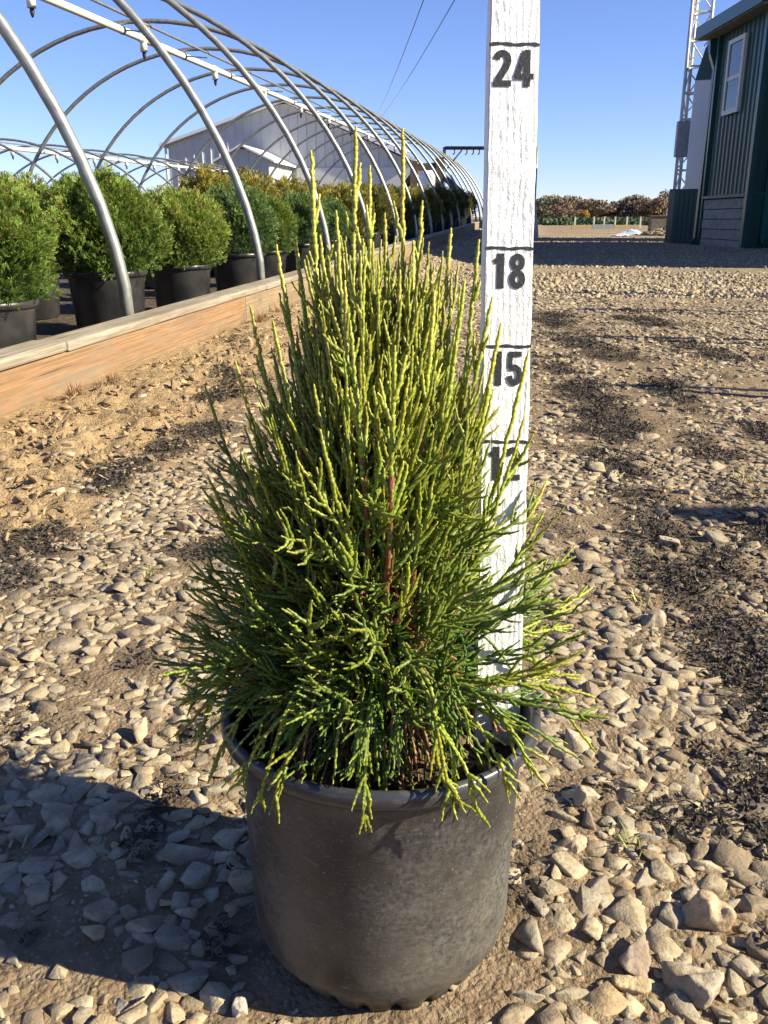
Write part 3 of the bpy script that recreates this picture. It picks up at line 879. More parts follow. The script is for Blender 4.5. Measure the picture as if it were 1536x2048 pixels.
# leaders: read where each tip stands against the background (world), then local to the pot
LEAD = [(622, 300, 0.640, 0.0027, 1), (712, 252, 0.655, 0.0028, 1), (806, 256, 0.668, 0.0027, 1), (640, 470, 0.62, 0.0025, 0.6), (553, 488, 0.635, 0.0025, 1), (672, 420, 0.60, 0.0024, 0.6),
        (740, 330, 0.645, 0.0026, 0.8), (770, 425, 0.66, 0.0026, 0.7), (845, 400, 0.69, 0.0025, 0.6), (902, 455, 0.66, 0.0026, 0.7), (958, 478, 0.645, 0.0026, 0.5), (690, 560, 0.585, 0.0025, 0.4),
        (590, 470, 0.66, 0.0025, 0.6), (826, 480, 0.64, 0.0025, 0.6), (930, 560, 0.62, 0.0025, 0.5), (500, 610, 0.65, 0.0024, 0.4), (610, 590, 0.72, 0.0024, 0.3), (760, 560, 0.73, 0.0024, 0.3),
        (870, 580, 0.60, 0.0024, 0.4), (985, 595, 0.648, 0.0025, 0.7), (1002, 645, 0.64, 0.0025, 0.6), (1058, 700, 0.66, 0.0025, 0.5), (700, 640, 0.55, 0.0025, 0.4), (790, 690, 0.545, 0.0025, 0.3), (545, 640, 0.60, 0.0024, 0.4),
        (680, 470, 0.70, 0.0024, 0.4), (720, 500, 0.60, 0.0025, 0.6), (800, 540, 0.61, 0.0025, 0.5)]
for k, (px, py, Y, r, gold) in enumerate(LEAD):
    tip = at(px, py, Y) - PC
    az = math.atan2(tip[1], tip[0]) + rng.normal(0, 0.3)
    P = stem_line(tip, rng.uniform(0.0, 0.030), az)
    stems.append(P)
    high = tip[2] > 0.50
    nb = 18 if high else 13                 # the leafy run starts here; below it the stem is bare red wood
    wood.tube(list(P[:nb + 1]), list(np.linspace(0.0040 if high else 0.0032, 0.0018, nb + 1) * (1 + 0.14 * rng.normal(size=nb + 1))), 7)
    ct = C_TIP * (1 - 0.5 * gold) + C_GOLD * 0.5 * gold
    Pl = P[nb - 5:]
    spray(Pl, r * 0.80, 3 if px > 960 else (4 if abs(px - 735) > 125 else 7), C_MID * 1.25, ct, 0.018, 0.046, 0.34, 0.10)
    for q in range(0 if px > 960 else (2 if abs(px - 735) > 125 else 5)):       # tufts along the bare part
        kk = int(rng.uniform(6, nb - 1))
        p = P[kk]; T = P[kk + 1] - P[kk]; T /= np.linalg.norm(T)
        a = rng.uniform(0, 6.28); o = np.array([math.cos(a), math.sin(a), 0])
        L = rng.uniform(0.05, 0.11) * (1.0 if kk < 14 else 0.8)
        e = p + T * L * 0.85 + o * L * rng.uniform(0.22, 0.5)
        spray(bez(p, p + o * L * 0.28 + T * L * 0.35, e, 12), 0.0017, 4, C_MID, ct * 0.92, 0.014, 0.036, 0.38)
# the body of whips
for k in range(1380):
    z = 0.19 + (0.575 - 0.19) * rng.random() ** 1.22
    R = np.interp(z, ENV[:, 0], ENV[:, 1])
    az = rng.uniform(0, 2 * math.pi)
    fr = rng.uniform(0.35, 1.0) ** 0.6 * rng.uniform(0.92, 1.08)
    if rng.random() < 0.28: fr *= 0.55
    fr *= 1 + 0.10 * math.sin(az * 3 + 1.0 + z * 14)
    R *= 1 - 0.12 * max(0.0, math.cos(az)) * float(np.clip((z - 0.30) / 0.10, 0, 1)) - 0.07 * max(0.0, -math.cos(az))
    o = np.array([math.cos(az), math.sin(az), 0.0])
    tip = o * R * fr + np.array([0, 0, z])
    q_ = to_px(tip + PC)
    lim = 985 if 730 < q_[1] < 1150 else 925
    if lim < q_[0] < 1080 and 560 < q_[1] < 1560 and rng.random() < 0.95: continue
    if z < 0.25 and (rng.random() < 0.5 or (math.sin(az) < -0.35 and rng.random() < 0.75)): continue
    if z < 0.235 and math.sin(az) < -0.2: R *= 0.72
    if z < 0.27 and math.cos(az) > 0.4:
        if rng.random() < 0.5: continue
        R *= 0.85
    if z < 0.245:
        z0 = SOIL_Z + rng.uniform(0.03, 0.10)
        b = o * rng.uniform(0.005, 0.04) + np.array([0, 0, z0])
        m = o * R * fr * rng.uniform(0.5, 0.72) + np.array([0, 0, max(z0, z) + rng.uniform(0.015, 0.06)])
    else:
        h = z - SOIL_Z
        z0 = SOIL_Z + h * (rng.uniform(0.34, 0.62) if z > 0.42 or rng.random() < 0.3 else rng.uniform(0.55, 0.86))
        b = o * R * fr * rng.uniform(0.02, 0.26) + np.array([0, 0, z0])
        lift = 0.20 + 0.25 * rng.random()
        m = o * R * fr * (0.80 - 0.2 * rng.random()) + np.array([0, 0, z0 + (z - z0) * lift])
    tw = np.array([-o[1], o[0], 0]) * rng.normal(0, 0.040) * float(np.clip(1.6 - z * 2.2, 0.35, 1))
    m = m + tw * 0.3 - np.array([0, 0, 1]) * 0.0; tip = tip + tw
    P = bez(b, m, tip, 16)
    P = P + (rng.normal(0, 1, 3) * 0.004)[None] * np.sin(np.linspace(0, 3.1, 16))[:, None]
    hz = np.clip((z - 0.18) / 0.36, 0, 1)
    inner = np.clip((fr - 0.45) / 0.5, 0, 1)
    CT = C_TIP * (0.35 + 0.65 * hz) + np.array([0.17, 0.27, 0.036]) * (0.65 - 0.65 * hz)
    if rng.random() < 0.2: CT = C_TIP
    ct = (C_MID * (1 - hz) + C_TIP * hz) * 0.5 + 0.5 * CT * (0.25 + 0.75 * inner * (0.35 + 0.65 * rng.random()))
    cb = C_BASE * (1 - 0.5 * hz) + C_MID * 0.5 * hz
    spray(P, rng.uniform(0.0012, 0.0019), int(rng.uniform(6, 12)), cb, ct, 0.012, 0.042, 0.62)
    if rng.random() < 0.45: wood.tube([tuple(q) for q in P[:6]], list(np.linspace(0.0023, 0.0014, 6)), 5)
# long low whips that arch out over the rim, some hanging past it
HANG = [(727, 1645, 0.545), (952, 1632, 0.560), (905, 1600, 0.545), (520, 1605, 0.57), (548, 1600, 0.575), (1065, 1560, 0.60), (1020, 1590, 0.575), (1194, 1508, 0.70), (1185, 1175, 0.73), (1190, 1395, 0.62),
        (352, 1400, 0.66), (345, 1475, 0.63), (372, 1240, 0.64), (362, 1165, 0.68), (1150, 1090, 0.74), (1095, 960, 0.73), (410, 770, 0.66), (470, 720, 0.63), (1050, 830, 0.65), (420, 1000, 0.60), (415, 950, 0.64), (1090, 1020, 0.63),
        (1170, 1300, 0.60), (350, 1350, 0.60), (480, 1570, 0.60), (880, 1560, 0.54), (1075, 1480, 0.60), (400, 1490, 0.62), (430, 1530, 0.62), (1145, 1250, 0.73), (1165, 1360, 0.72), (385, 1330, 0.66), (380, 1120, 0.66), (360, 1300, 0.66), (1120, 1330, 0.74)]
for px, py, Y in HANG:
    tip = at(px, py, Y) - PC
    if tip[2] < 0.205:                       # hangs outside the pot wall: bring it to just clear of the rim
        ry = pix_ray(px, py); o0 = np.array([0, 0, H]) - PC
        qa, qb, qc = ry[0] ** 2 + ry[1] ** 2, 2 * (o0[0] * ry[0] + o0[1] * ry[1]), o0[0] ** 2 + o0[1] ** 2 - 0.149 ** 2
        disc = qb * qb - 4 * qa * qc
        if disc > 0: tip = o0 + ry * ((-qb - math.sqrt(disc)) / (2 * qa))
    rr = math.hypot(tip[0], tip[1]); o = np.array([tip[0], tip[1], 0]) / rr
    if tip[2] < 0.22:
        z0 = SOIL_Z + rng.uniform(0.07, 0.12)
        kn = np.array([o * 0.015 + [0, 0, z0], o * 0.07 + [0, 0, z0 + 0.012], o * 0.115 + [0, 0, max(0.222, z0 - 0.005)], o * min(0.140, rr * .93) + [0, 0, 0.216], o * (0.146 + 0.35 * max(0, rr - 0.146)) + [0, 0, 0.6 * max(0.205, tip[2]) + 0.4 * tip[2]], tip])
        tk = np.linspace(0, 5, 26)
        P = np.stack([np.interp(tk, np.arange(6), kn[:, c]) for c in range(3)], -1)
        for _ in range(3): P[1:-1] = (P[:-2] + 2 * P[1:-1] + P[2:]) / 4
    else:
        z0 = min(SOIL_Z + rng.uniform(0.05, 0.10), SOIL_Z + max(0.06, (tip[2] - SOIL_Z) * 0.5))
        top = max(z0 + 0.02, 0.235) if tip[2] < 0.24 else z0 + (tip[2] - z0) * 0.35
        P = bez(o * 0.02 + np.array([0, 0, z0]), o * rr * 0.7 + np.array([0, 0, top]), tip, 18)
    spray(P, 0.0017, 7, C_MID * 0.95, C_TIP * rng.uniform(0.75, 1.1), 0.014, 0.036, 0.5, 0.45)
# skirt of fine cords falling to the soil, partly browned
C_DRY = np.array([0.30, 0.16, 0.065])
for k in range(360):
    az = rng.uniform(0, 2 * math.pi)
    o = np.array([math.cos(az), math.sin(az), 0])
    r1 = rng.uniform(0.05, 0.118)
    z0 = SOIL_Z + rng.uniform(0.04, 0.12)
    tip = o * r1 + np.array([0, 0, SOIL_Z + rng.uniform(0.004, 0.035)]) + np.append(rng.normal(0, 0.012, 2), 0)
    P = bez(o * rng.uniform(0.01, 0.05) + np.array([0, 0, z0]), o * r1 * 0.85 + np.array([0, 0, z0 + 0.01]), tip, 10)
    q_ = to_px(tip + PC)
    if 935 < q_[0] < 1075 and rng.random() < 0.8: continue
    dry = rng.random() < 0.22
    ct, cb = (C_DRY, C_DRY * 0.6) if dry else (C_MID * 1.0 + C_TIP * 0.25, C_BASE * 1.2)
    spray(P, 0.00125, int(rng.uniform(2, 5)), cb, ct, 0.010, 0.026, 0.5, 0.4, sub=False)
for k in range(150):                        # browned twigs in the heart of the plant
    az = rng.uniform(0, 2 * math.pi); o = np.array([math.cos(az), math.sin(az), 0]); z0 = rng.uniform(0.19, 0.36)
    if math.cos(az) > 0.45: continue
    l = rng.uniform(0.04, 0.09)
    b = o * rng.uniform(0.02, 0.06) + np.array([0, 0, z0])
    e = b + o * l * rng.uniform(0.5, 0.9) + np.array([0, 0, l * rng.uniform(-0.3, 0.7)])
    spray(bez(b, b + o * l * .5, e, 8), 0.00125, 4, np.array([0.13, 0.055, 0.025]), C_DRY * rng.uniform(.6, 1.1), 0.010, 0.024, 0.5, 0.3, sub=False)
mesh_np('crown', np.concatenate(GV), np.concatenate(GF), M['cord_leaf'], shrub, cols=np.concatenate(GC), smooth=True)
wood.tube([(0.004, 0, SOIL_Z - 0.01), (0.002, 0.004, 0.25), (-0.004, 0.0, 0.34), (0.0, 0.004, 0.44)], [0.009, 0.0075, 0.0055, 0.003], 10)
wood.build('stem', M['red_bark'], shrub)
rescale(shrub)

# ------------------------------------------------------------------ the painted measuring stick, standing in the pot
K15 = Vector((0.0984, 0.716, 0.488))                       # the 15 inch mark, centre of the front face
DZ = Vector((0.008, 0.193, 0.981)).normalized()
DX = (Vector((1, 0.03, 0)) - DZ * DZ.dot(Vector((1, 0.03, 0)))).normalized()
DY = DZ.cross(DX)                                          # away from the camera
IN = 0.0254
stick = thing('measuring_stick', 'tall white painted measuring stick with black numbers standing in the pot', 'measuring stick', tuple(K15 - DZ * 13.3 * IN))
MS = Matrix((DX, DY, DZ)).transposed().to_4x4()
MS.translation = K15
bm = bmesh.new()
bmesh.ops.create_cube(bm, size=1)
for v in bm.verts:
    v.co = Vector((v.co.x * 0.0386, (v.co.y + 0.5) * 0.019, v.co.z * (0.0254 * 28) + 0.0254 * (14 - 13.3)))
bmesh.ops.subdivide_edges(bm, edges=[e for e in bm.edges if abs((e.verts[0].co - e.verts[1].co).z) > 0.1], cuts=120, use_grid_fill=True)
for v in bm.verts:
    w = (vnoise(np.array(v.co.z * 60), np.array(v.co.x * 100 + v.co.y * 300), 3) - 0.5) * 0.0009
    v.co.x += float(w) * (1 if v.co.x > 0 else -1)
bmesh.ops.bevel(bm, geom=[e for e in bm.edges if abs((e.verts[0].co - e.verts[1].co).z) > 0.001 and len(e.link_faces) == 2 and e.calc_face_angle(0) > 1.0], offset=0.0013, segments=2, affect='EDGES')
me = bpy.data.meshes.new('board'); bm.to_mesh(me); bm.free()
me.materials.append(M['white_paint'])
board = link(bpy.data.objects.new('board', me))
board.matrix_world = MS
hang(board, stick)
# line marks
for inch in (24, 18, 15, 12):
    b = MB()
    pts = []
    z = (inch - 15) * IN
    n = 14
    up, dn = [], []
    for k in range(n + 1):
        x = -0.0194 + 0.0388 * k / n
        w = 0.0011 + 0.0003 * math.sin(k * 1.7 + inch)
        wob = 0.0004 * math.sin(k * 0.8 + inch)
        up.append((x, -0.0005, z + w + wob)); dn.append((x, -0.0005, z - w + wob))
    V = [MS @ Vector(p) for p in up + dn]
    V2 = [MS @ Vector((p[0], 0.0004, p[2])) for p in up + dn]
    m = n + 1
    b.add(V + V2, [(k, k + 1, m + k + 1, m + k) for k in range(n)] + [(k, 2 * m + k, 2 * m + k + 1, k + 1) for k in range(n)] + [(m + k, m + k + 1, 3 * m + k + 1, 3 * m + k) for k in range(n)])
    hang(b.build('mark', M['black_marker']), stick)
# numerals: bold condensed, drawn as thick strokes
def arc(cx, cy, rx, ry, a0, a1, n=10):
    return [(cx + rx * math.cos(rad(a0 + (a1 - a0) * k / n)), cy + ry * math.sin(rad(a0 + (a1 - a0) * k / n))) for k in range(n + 1)]
# glyph cell: width 1, height 2; stroke polylines with their widths
GL = {
    '1': [([(0.62, 0), (0.62, 2)], 0.44), ([(0.60, 1.72), (0.22, 1.50)], 0.30)],
    '2': [(arc(0.5, 1.42, 0.31, 0.38, 175, -20) + [(0.70, 1.05), (0.45, 0.62), (0.25, 0.32)], 0.37), ([(0.02, 0.17), (1.0, 0.17)], 0.34)],
    '4': [([(0.70, 0), (0.70, 2)], 0.36), ([(0.56, 1.90), (0.16, 0.62)], 0.30), ([(0.0, 0.55), (1.06, 0.55)], 0.32)],
    '5': [([(0.12, 1.84), (0.95, 1.84)], 0.32), ([(0.24, 1.90), (0.20, 1.02)], 0.30), ([(0.20, 1.10)] + arc(0.5, 0.62, 0.33, 0.46, 118, -175, 14), 0.35)],
    '8': [(arc(0.5, 1.50, 0.29, 0.34, 0, 360, 18), 0.34), (arc(0.5, 0.54, 0.32, 0.37, 0, 360, 18), 0.36)],
}
def ribbon(pts, w):
    n = len(pts); L, Rr = [], []
    for i in range(n):
        a = pts[max(i - 1, 0)]; c = pts[min(i + 1, n - 1)]
        if pts[0] == pts[-1] or (abs(pts[0][0] - pts[-1][0]) < 1e-6 and abs(pts[0][1] - pts[-1][1]) < 1e-6):
            if i == 0 or i == n - 1: a, c = pts[-2], pts[1]
        dx, dy = c[0] - a[0], c[1] - a[1]; q = math.hypot(dx, dy) + 1e-9
        L.append((pts[i][0] - dy / q * w / 2, pts[i][1] + dx / q * w / 2)); Rr.append((pts[i][0] + dy / q * w / 2, pts[i][1] - dx / q * w / 2))
    return L, Rr
def numeral(txt, inch, h=0.0272, wd=0.0142, x0=-0.0008, drop=0.0040):
    b = MB()
    W = wd * len(txt) + 0.0022 * (len(txt) - 1)
    for k, chh in enumerate(txt):
        ox = x0 - W / 2 + k * (wd + 0.0022); oz = (inch - 15) * IN - drop - h
        for j, (pts, w) in enumerate(GL[chh]):
            L, Rr = ribbon(pts, w)
            yy = -0.0005 - 0.00012 * j - 0.00006 * k
            P = [MS @ Vector((ox + p[0] * wd, yy, oz + p[1] * h / 2)) for p in L + Rr]
            n = len(L)
            b.add(P, [(i, i + 1, n + i + 1, n + i) for i in range(n - 1)])
    return hang(b.build('numeral', M['black_marker']), stick)
numeral('24', 24); numeral('18', 18, wd=0.0128); numeral('15', 15, wd=0.0122); numeral('12', 12, wd=0.0128)
rescale(stick)

# ------------------------------------------------------------------ timber edging of the bed
edge = thing('timber_edging', 'long low edging of stacked timber boards holding back the planting bed', 'timber edging', tuple(tun(1.0, 1.62, -0.04)))
ANG_T = math.pi / 2 - TH
def board_obj(name, s0, s1, p0, p1, z0, z1, mat, bev=0.006, dz=0.0):
    b = MB(); b.box((0, 0, 0), (s1 - s0, p1 - p0, z1 - z0), bev=bev)
    o = b.build(name, mat)
    o.location = tun(s0, p0, z0 + dz)
    o.rotation_euler = (0, -math.atan(SL), ANG_T)
    return hang(o, edge)
joints = [0.6, 5.04, 8.7, 12.4, 16.0, 19.7, 23.3, 27.0, 30.6, 34.3]
for k in range(len(joints) - 1):
    mt = M['fresh_timber'] if k == 0 else M['brown_timber']
    o = board_obj('side_board', joints[k] + 0.004, joints[k + 1] - 0.004, 1.62, 1.66, -0.085, 0.093, mt, dz=rng.uniform(-0.004, 0.003))
    if k == 0: o['label'] = 'fresh orange-brown side board'
caps = [0.6, 2.95, 5.45, 9.0, 12.6, 16.2, 19.9, 23.5, 27.2, 30.8, 34.3]
for k in range(len(caps) - 1):
    board_obj('cap_board', caps[k] + 0.003, caps[k + 1] - 0.003, 1.612 + rng.uniform(-0.004, 0.004), 1.745, 0.0965, 0.134, M['weathered_timber'], 0.009, dz=rng.uniform(-0.003, 0.005))

# bed soil behind the edging
ss = np.linspace(0.2, 44, 90); pp = np.linspace(1.75, 16, 40)
SS, PPp = np.meshgrid(ss, pp)
bz = (fbm(SS, PPp, 1.6, 4, 77) - 0.5) * 0.05 - 0.015
V = SS[..., None] * U + PPp[..., None] * N
V[..., 2] = SL * SS + bz
idx = np.arange(SS.size).reshape(SS.shape)
Fq = np.stack([idx[:-1, :-1], idx[:-1, 1:], idx[1:, 1:], idx[1:, :-1]], -1).reshape(-1, 4)
tag(mesh_np('bed_soil_ground', V.reshape(-1, 3), Fq, M['earth'], cols=np.tile([[0.8, 0.0, 0.0]], (SS.size, 1)), smooth=True), kind='structure')

# ------------------------------------------------------------------ hoop houses
def hoop_line(s, bp, W, z0, Hh, sk, ex=2.02, ex2=1.69, n=40):
    out = []
    for k in range(n + 1):
        a = math.pi * k / n
        c = math.copysign(abs(math.cos(a)) ** (2 / ex), math.cos(a)); sn = math.sin(a) ** (2 / ex2) if math.sin(a) > 0 else 0
        x = W - W * c
        out.append(tun(s + sk * x, bp + x, z0 + Hh * sn))
    out[0] = tun(s, bp, z0 - 0.16); out[-1] = tun(s + sk * 2 * W, bp + 2 * W, z0 - 0.16)
    return out
def hoop_house(name, label, s_list, bp, W, z0, Hh, sk, pvc_p, pvc_z, pr, pvc, sprink, clips=True):
    root = thing(name, label, 'hoop house frame', tuple(tun(s_list[0], bp, z0)), 0, 'bare hoop house frames')
    for s in s_list:
        b = MB(); b.tube(hoop_line(s, bp, W, z0, Hh, sk), pr, 10); hang(b.build('hoop', M['galvanised']), root)
    peak = lambda s, dz: tun(s + sk * W, bp + W, z0 + Hh + dz)
    b = MB(); b.tube([peak(s, -pr * 2.0) for s in np.linspace(s_list[0] - .2, s_list[-1] + .2, 12)], pr * 0.62, 8); hang(b.build('ridge_pipe', M['galvanised']), root)
    if pvc:
        s0, s1 = pvc
        b = MB(); b.tube([tun(s, pvc_p, pvc_z) for s in np.linspace(s0, s1, 14)], 0.044, 10)
        pipe = hang(b.build('water_pipe', M['white_pvc']), root)
        s = s0 + 0.4
        while s < s1 - 0.3:
            b = MB(); c = tun(s, pvc_p, pvc_z)
            b.tube([c - U * 0.09, c + U * 0.09], 0.054, 10); b.tube([c, c - np.array([0, 0, 0.15])], 0.045, 10)
            o = hang(b.build('sprinkler', M['white_pvc']), root)
            b = MB(); b.tube([c - np.array([0, 0, 0.15]), c - np.array([0, 0, 0.19]), c - np.array([0, 0, 0.235])], [0.022, 0.026, 0.010], 8)
            n = b.build('nozzle', M['nozzle']); n.parent = o
            s += sprink
        for s in s_list:
            if s + 0.3 < s0 or s > s1: continue
            b = MB(); top = peak(s, -0.03); c = tun(s + sk * W, pvc_p, pvc_z)
            b.tube([top, top - np.array([0, 0, 0.09]), c], 0.010, 6); b.tube([c - U * 0.02, c + U * 0.02], 0.050, 10)
            hang(b.build('hanger', M['galvanised']), root)
    return root
ds = 2.043
hh = hoop_house('hoop_house_frame', 'large bare galvanised hoop house frame with a white water pipe under its ridge', [3.78 + ds * k for k in range(16)], 1.755, 3.016, 0.122, 2.60, -0.14, 5.12, 2.63, 0.027, (9.0, 38.0), 2.75)
hoop_house('hoop_house_frame', 'lower bare hoop house frame farther left behind the first one, seen through its hoops', [17.5 + ds * k for k in range(10)], 8.9, 2.8, 0.05, 1.93, -0.10, 11.75, 1.83, 0.026, (17.6, 35.6), 2.0)
# dark timber end frame at the far end of the first tunnel
def end_frame(label, a, b_, top, Y0, brace, wd):
    root = thing('door_frame', label, 'door frame', tuple(a))
    p = MB(); p.bar(a, a + np.array([0, 0, top]), wd, wd); hang(p.build('post', M['brown_post']), root)
    p = MB(); p.bar(b_, b_ + np.array([0, 0, top * 1.05]), wd * 1.1, wd * 1.1); hang(p.build('post', M['brown_post']), root)
    p = MB(); p.bar(a + np.array([0, 0, top - wd * .8]), b_ + np.array([0, 0, top * .93]), wd * .8, wd * .9); hang(p.build('crossbar', M['brown_post']), root)
    for q0, q1 in brace:
        p = MB(); p.bar(q0, q1, wd * .8, wd * .7); hang(p.build('brace', M['brown_post']), root)
    return root
def drop(p): return np.array([p[0], p[1], 0.25])
Y = 25.0
a = drop(at(827, 400, Y)); b_ = drop(at(878, 400, Y)); tp = at(827, 322, Y)[2] - 0.25
end_frame('dark brown timber door frame with slanting brace inside the large hoop house', a, b_, tp, Y,
          [(at(884, 350, Y), at(936, 398, Y - .3)), (at(826, 352, Y), at(800, 385, Y + .2))], 0.19)
Y = 29.0
a = drop(at(440, 400, Y)); b_ = drop(at(487, 400, Y)); tp = at(440, 340, Y)[2] - 0.25
end_frame('dark brown timber door frame at the end of the lower hoop house', a, b_, tp, Y, [(at(490, 362, Y), at(520, 392, Y - .3))], 0.17)
# a third frame stands just outside the picture to the right; its hoops draw the thin shadow lines over the yard
rt = thing('hoop_house_frame', 'bare hoop house frame right of the yard throwing the thin shadow lines', 'hoop house frame', tuple(tun(1.58, -2.4, 0)), 0, 'bare hoop house frames')
for k in range(5):
    s = 1.60 + 1.50 * k
    pts = []
    for j in range(25):
        a = math.pi * j / 24
        pts.append(s * U + (-4.20 + 1.98 * math.cos(a)) * N + np.array([0, 0, 0.0 + 2.0 * math.sin(a)]))
    pts[0] = pts[0] - np.array([0, 0, .1]); pts[-1] = pts[-1] - np.array([0, 0, .1])
    b = MB(); b.tube(pts, 0.028, 8); hang(b.build('hoop', M['galvanised']), rt)

# ------------------------------------------------------------------ potted shrubs in the bed
def crown_mesh(name, n, rx, h, leaf, cols, seed, upr=0.5, thin=1.0):
    r = np.random.default_rng(seed)
    # frond bases spread through the volume, denser outward
    d = r.normal(size=(n, 3)); d /= np.linalg.norm(d, axis=1)[:, None]
    d[:, 2] = np.where(r.random(n) < 0.80, np.abs(d[:, 2]), -0.75 * np.abs(d[:, 2]))
    d /= np.linalg.norm(d, axis=1)[:, None]
    az = np.arctan2(d[:, 1], d[:, 0])
    lump = 1 + 0.12 * np.sin(az * 3 + seed) * np.cos(d[:, 2] * 4) + 0.10 * np.sin(az * 7 + seed * 2 + d[:, 2] * 6)
    rad_ = (0.45 + 0.55 * r.random(n) ** 0.6) * lump
    P = d * rad_[:, None] * np.array([rx, rx, h * 0.62]) + np.array([0, 0, h * 0.40])
    P[:, 2] = np.maximum(P[:, 2], 0.05 * h * r.random(n))
    out = d * np.array([1, 1, 0.5]); out /= np.linalg.norm(out, axis=1)[:, None] + 1e-9
    D = out * (1 - upr) + np.array([0, 0, 1.0]) * upr + r.normal(0, 0.28, (n, 3))
    D /= np.linalg.norm(D, axis=1)[:, None]
    a = r.normal(size=(n, 3)); Sd = np.cross(D, a); Sd /= np.linalg.norm(Sd, axis=1)[:, None]; Nn = np.cross(D, Sd)
    L = leaf * r.uniform(0.65, 1.35, n)
    ks = [(0.05, 0, 0.75), (0.28, 1, 0.52), (0.34, -1, 0.52), (0.48, 1, 0.46), (0.56, -1, 0.44), (0.70, 1, 0.34), (0.76, -1, 0.32)]
    V = []
    for tq, sg, ll in ks:
        a0 = 0.0 if sg == 0 else 0.62 * sg
        dr = D * math.cos(a0) + Sd * math.sin(a0) + r.normal(0, 0.10, (n, 3))
        p0 = P + D * (L * tq)[:, None]
        lq = (L * ll)[:, None]
        curl = Nn * (L * 0.10 * (tq - .3))[:, None]
        wv = (Sd * math.cos(a0) - D * math.sin(a0)) * (L * 0.055 * thin)[:, None] + Nn * (L * 0.03 * r.normal(size=n))[:, None]
        V += [p0, p0 + dr * lq * 0.5 + wv, p0 + dr * lq + curl, p0 + dr * lq * 0.55 - wv]
    V = np.stack(V, 1); m = len(ks) * 4
    Fc = (np.arange(m).reshape(-1, 4)[None] + (np.arange(n) * m)[:, None, None]).reshape(-1, 4)
    ca, cb, cc = [np.array(q) for q in cols]
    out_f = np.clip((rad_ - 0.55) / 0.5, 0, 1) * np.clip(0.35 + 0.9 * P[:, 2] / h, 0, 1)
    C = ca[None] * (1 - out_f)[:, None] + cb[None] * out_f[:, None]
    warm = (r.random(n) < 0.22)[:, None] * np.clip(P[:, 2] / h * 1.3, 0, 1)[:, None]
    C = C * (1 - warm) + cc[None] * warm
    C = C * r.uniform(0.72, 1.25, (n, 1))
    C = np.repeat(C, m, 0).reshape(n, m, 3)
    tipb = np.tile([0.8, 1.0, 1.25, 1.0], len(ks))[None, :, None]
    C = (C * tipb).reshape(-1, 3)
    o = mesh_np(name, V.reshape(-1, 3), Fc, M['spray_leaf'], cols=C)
    return o
GREEN = ((0.062, 0.125, 0.026), (0.215, 0.310, 0.050), (0.23, 0.20, 0.045))
LIGHT = ((0.085, 0.155, 0.030), (0.285, 0.365, 0.060), (0.28, 0.24, 0.06))
BLUE = ((0.050, 0.100, 0.036), (0.155, 0.245, 0.068), (0.12, 0.17, 0.06))
GOLD = ((0.11, 0.115, 0.022), (0.32, 0.29, 0.05), (0.36, 0.24, 0.05))
OLIVE = ((0.045, 0.055, 0.016), (0.14, 0.145, 0.034), (0.22, 0.17, 0.05))
def make_pot_shrub(cols, seed, n, leaf, rx=0.262, h=0.40, pr=0.185, ph=0.295, upr=0.5, thin=1.0):
    root = thing('potted_shrub', 'x', 'potted shrub')
    b = MB()
    b.lathe([(pr * 0.5, 0.0), (pr * 0.80, 0.0), (pr * 0.83, 0.01), (pr * 0.94, ph * 0.86), (pr * 0.955, ph * 0.90)], 40)
    p = b.build('pot', M['black_plastic'], root)
    b = MB()
    b.lathe([(pr * 0.955, ph * 0.895), (pr * 1.0, ph * 0.905), (pr * 1.03, ph * 0.94), (pr * 1.03, ph * 0.985), (pr * 1.0, ph), (pr * 0.96, ph * 0.985), (pr * 0.93, ph * 0.86)], 40)
    b.build('rim', M['black_plastic'], p)
    b = MB(); b.lathe([(0.002, ph * 0.92), (pr * 0.5, ph * 0.915), (pr * 0.94, ph * 0.88)], 24); b.build('potting_soil', M['potting_bark'], root)
    c = crown_mesh('crown', n, rx, h, leaf, cols, seed, upr, thin); c.parent = root; c.location = (0, 0, ph - 0.015)
    b = MB()
    r = random.Random(seed)
    b.tube([(0, 0, ph * 0.9), (0.005, 0, ph + h * 0.3), (0, 0.01, ph + h * 0.7)], [0.014, 0.010, 0.004], 7)
    for k in range(7):
        a = r.uniform(0, 6.28); z = ph + h * r.uniform(0.03, 0.35)
        b.tube([(0, 0, z), (math.cos(a) * rx * .4, math.sin(a) * rx * .4, z + h * .18), (math.cos(a) * rx * .65, math.sin(a) * rx * .65, z + h * .42)], [0.007, 0.005, 0.002], 5)
    b.build('stem', M['grey_bark'], root)
    return root
protos = {
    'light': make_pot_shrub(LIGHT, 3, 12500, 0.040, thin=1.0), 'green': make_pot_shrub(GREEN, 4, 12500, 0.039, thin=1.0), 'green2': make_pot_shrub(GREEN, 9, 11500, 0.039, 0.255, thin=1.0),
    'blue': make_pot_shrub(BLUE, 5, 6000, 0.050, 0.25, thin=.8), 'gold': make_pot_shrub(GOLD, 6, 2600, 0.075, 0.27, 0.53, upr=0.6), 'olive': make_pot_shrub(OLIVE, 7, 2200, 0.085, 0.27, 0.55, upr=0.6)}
used = set()
def put(kind, s, p, label, scale=1.0, rz=None, zs=1.0):
    o = protos[kind] if kind not in used else copy_tree(protos[kind])
    used.add(kind)
    o.location = tun(s, p, -0.015)
    o.rotation_euler = (0, 0, rng.uniform(0, 6.28) if rz is None else rz)
    o.scale = (scale, scale, scale * zs)
    o['label'] = label; o['group'] = 'potted shrubs growing in rows in the bed'
    return o
put('light', 3.42, 2.22, 'light green potted shrub at the left edge, behind the nearest black pot', 1.0)
put('green2', 2.98, 1.93, 'nearest potted shrub in the front row, mostly cut off by the left edge', 0.97)
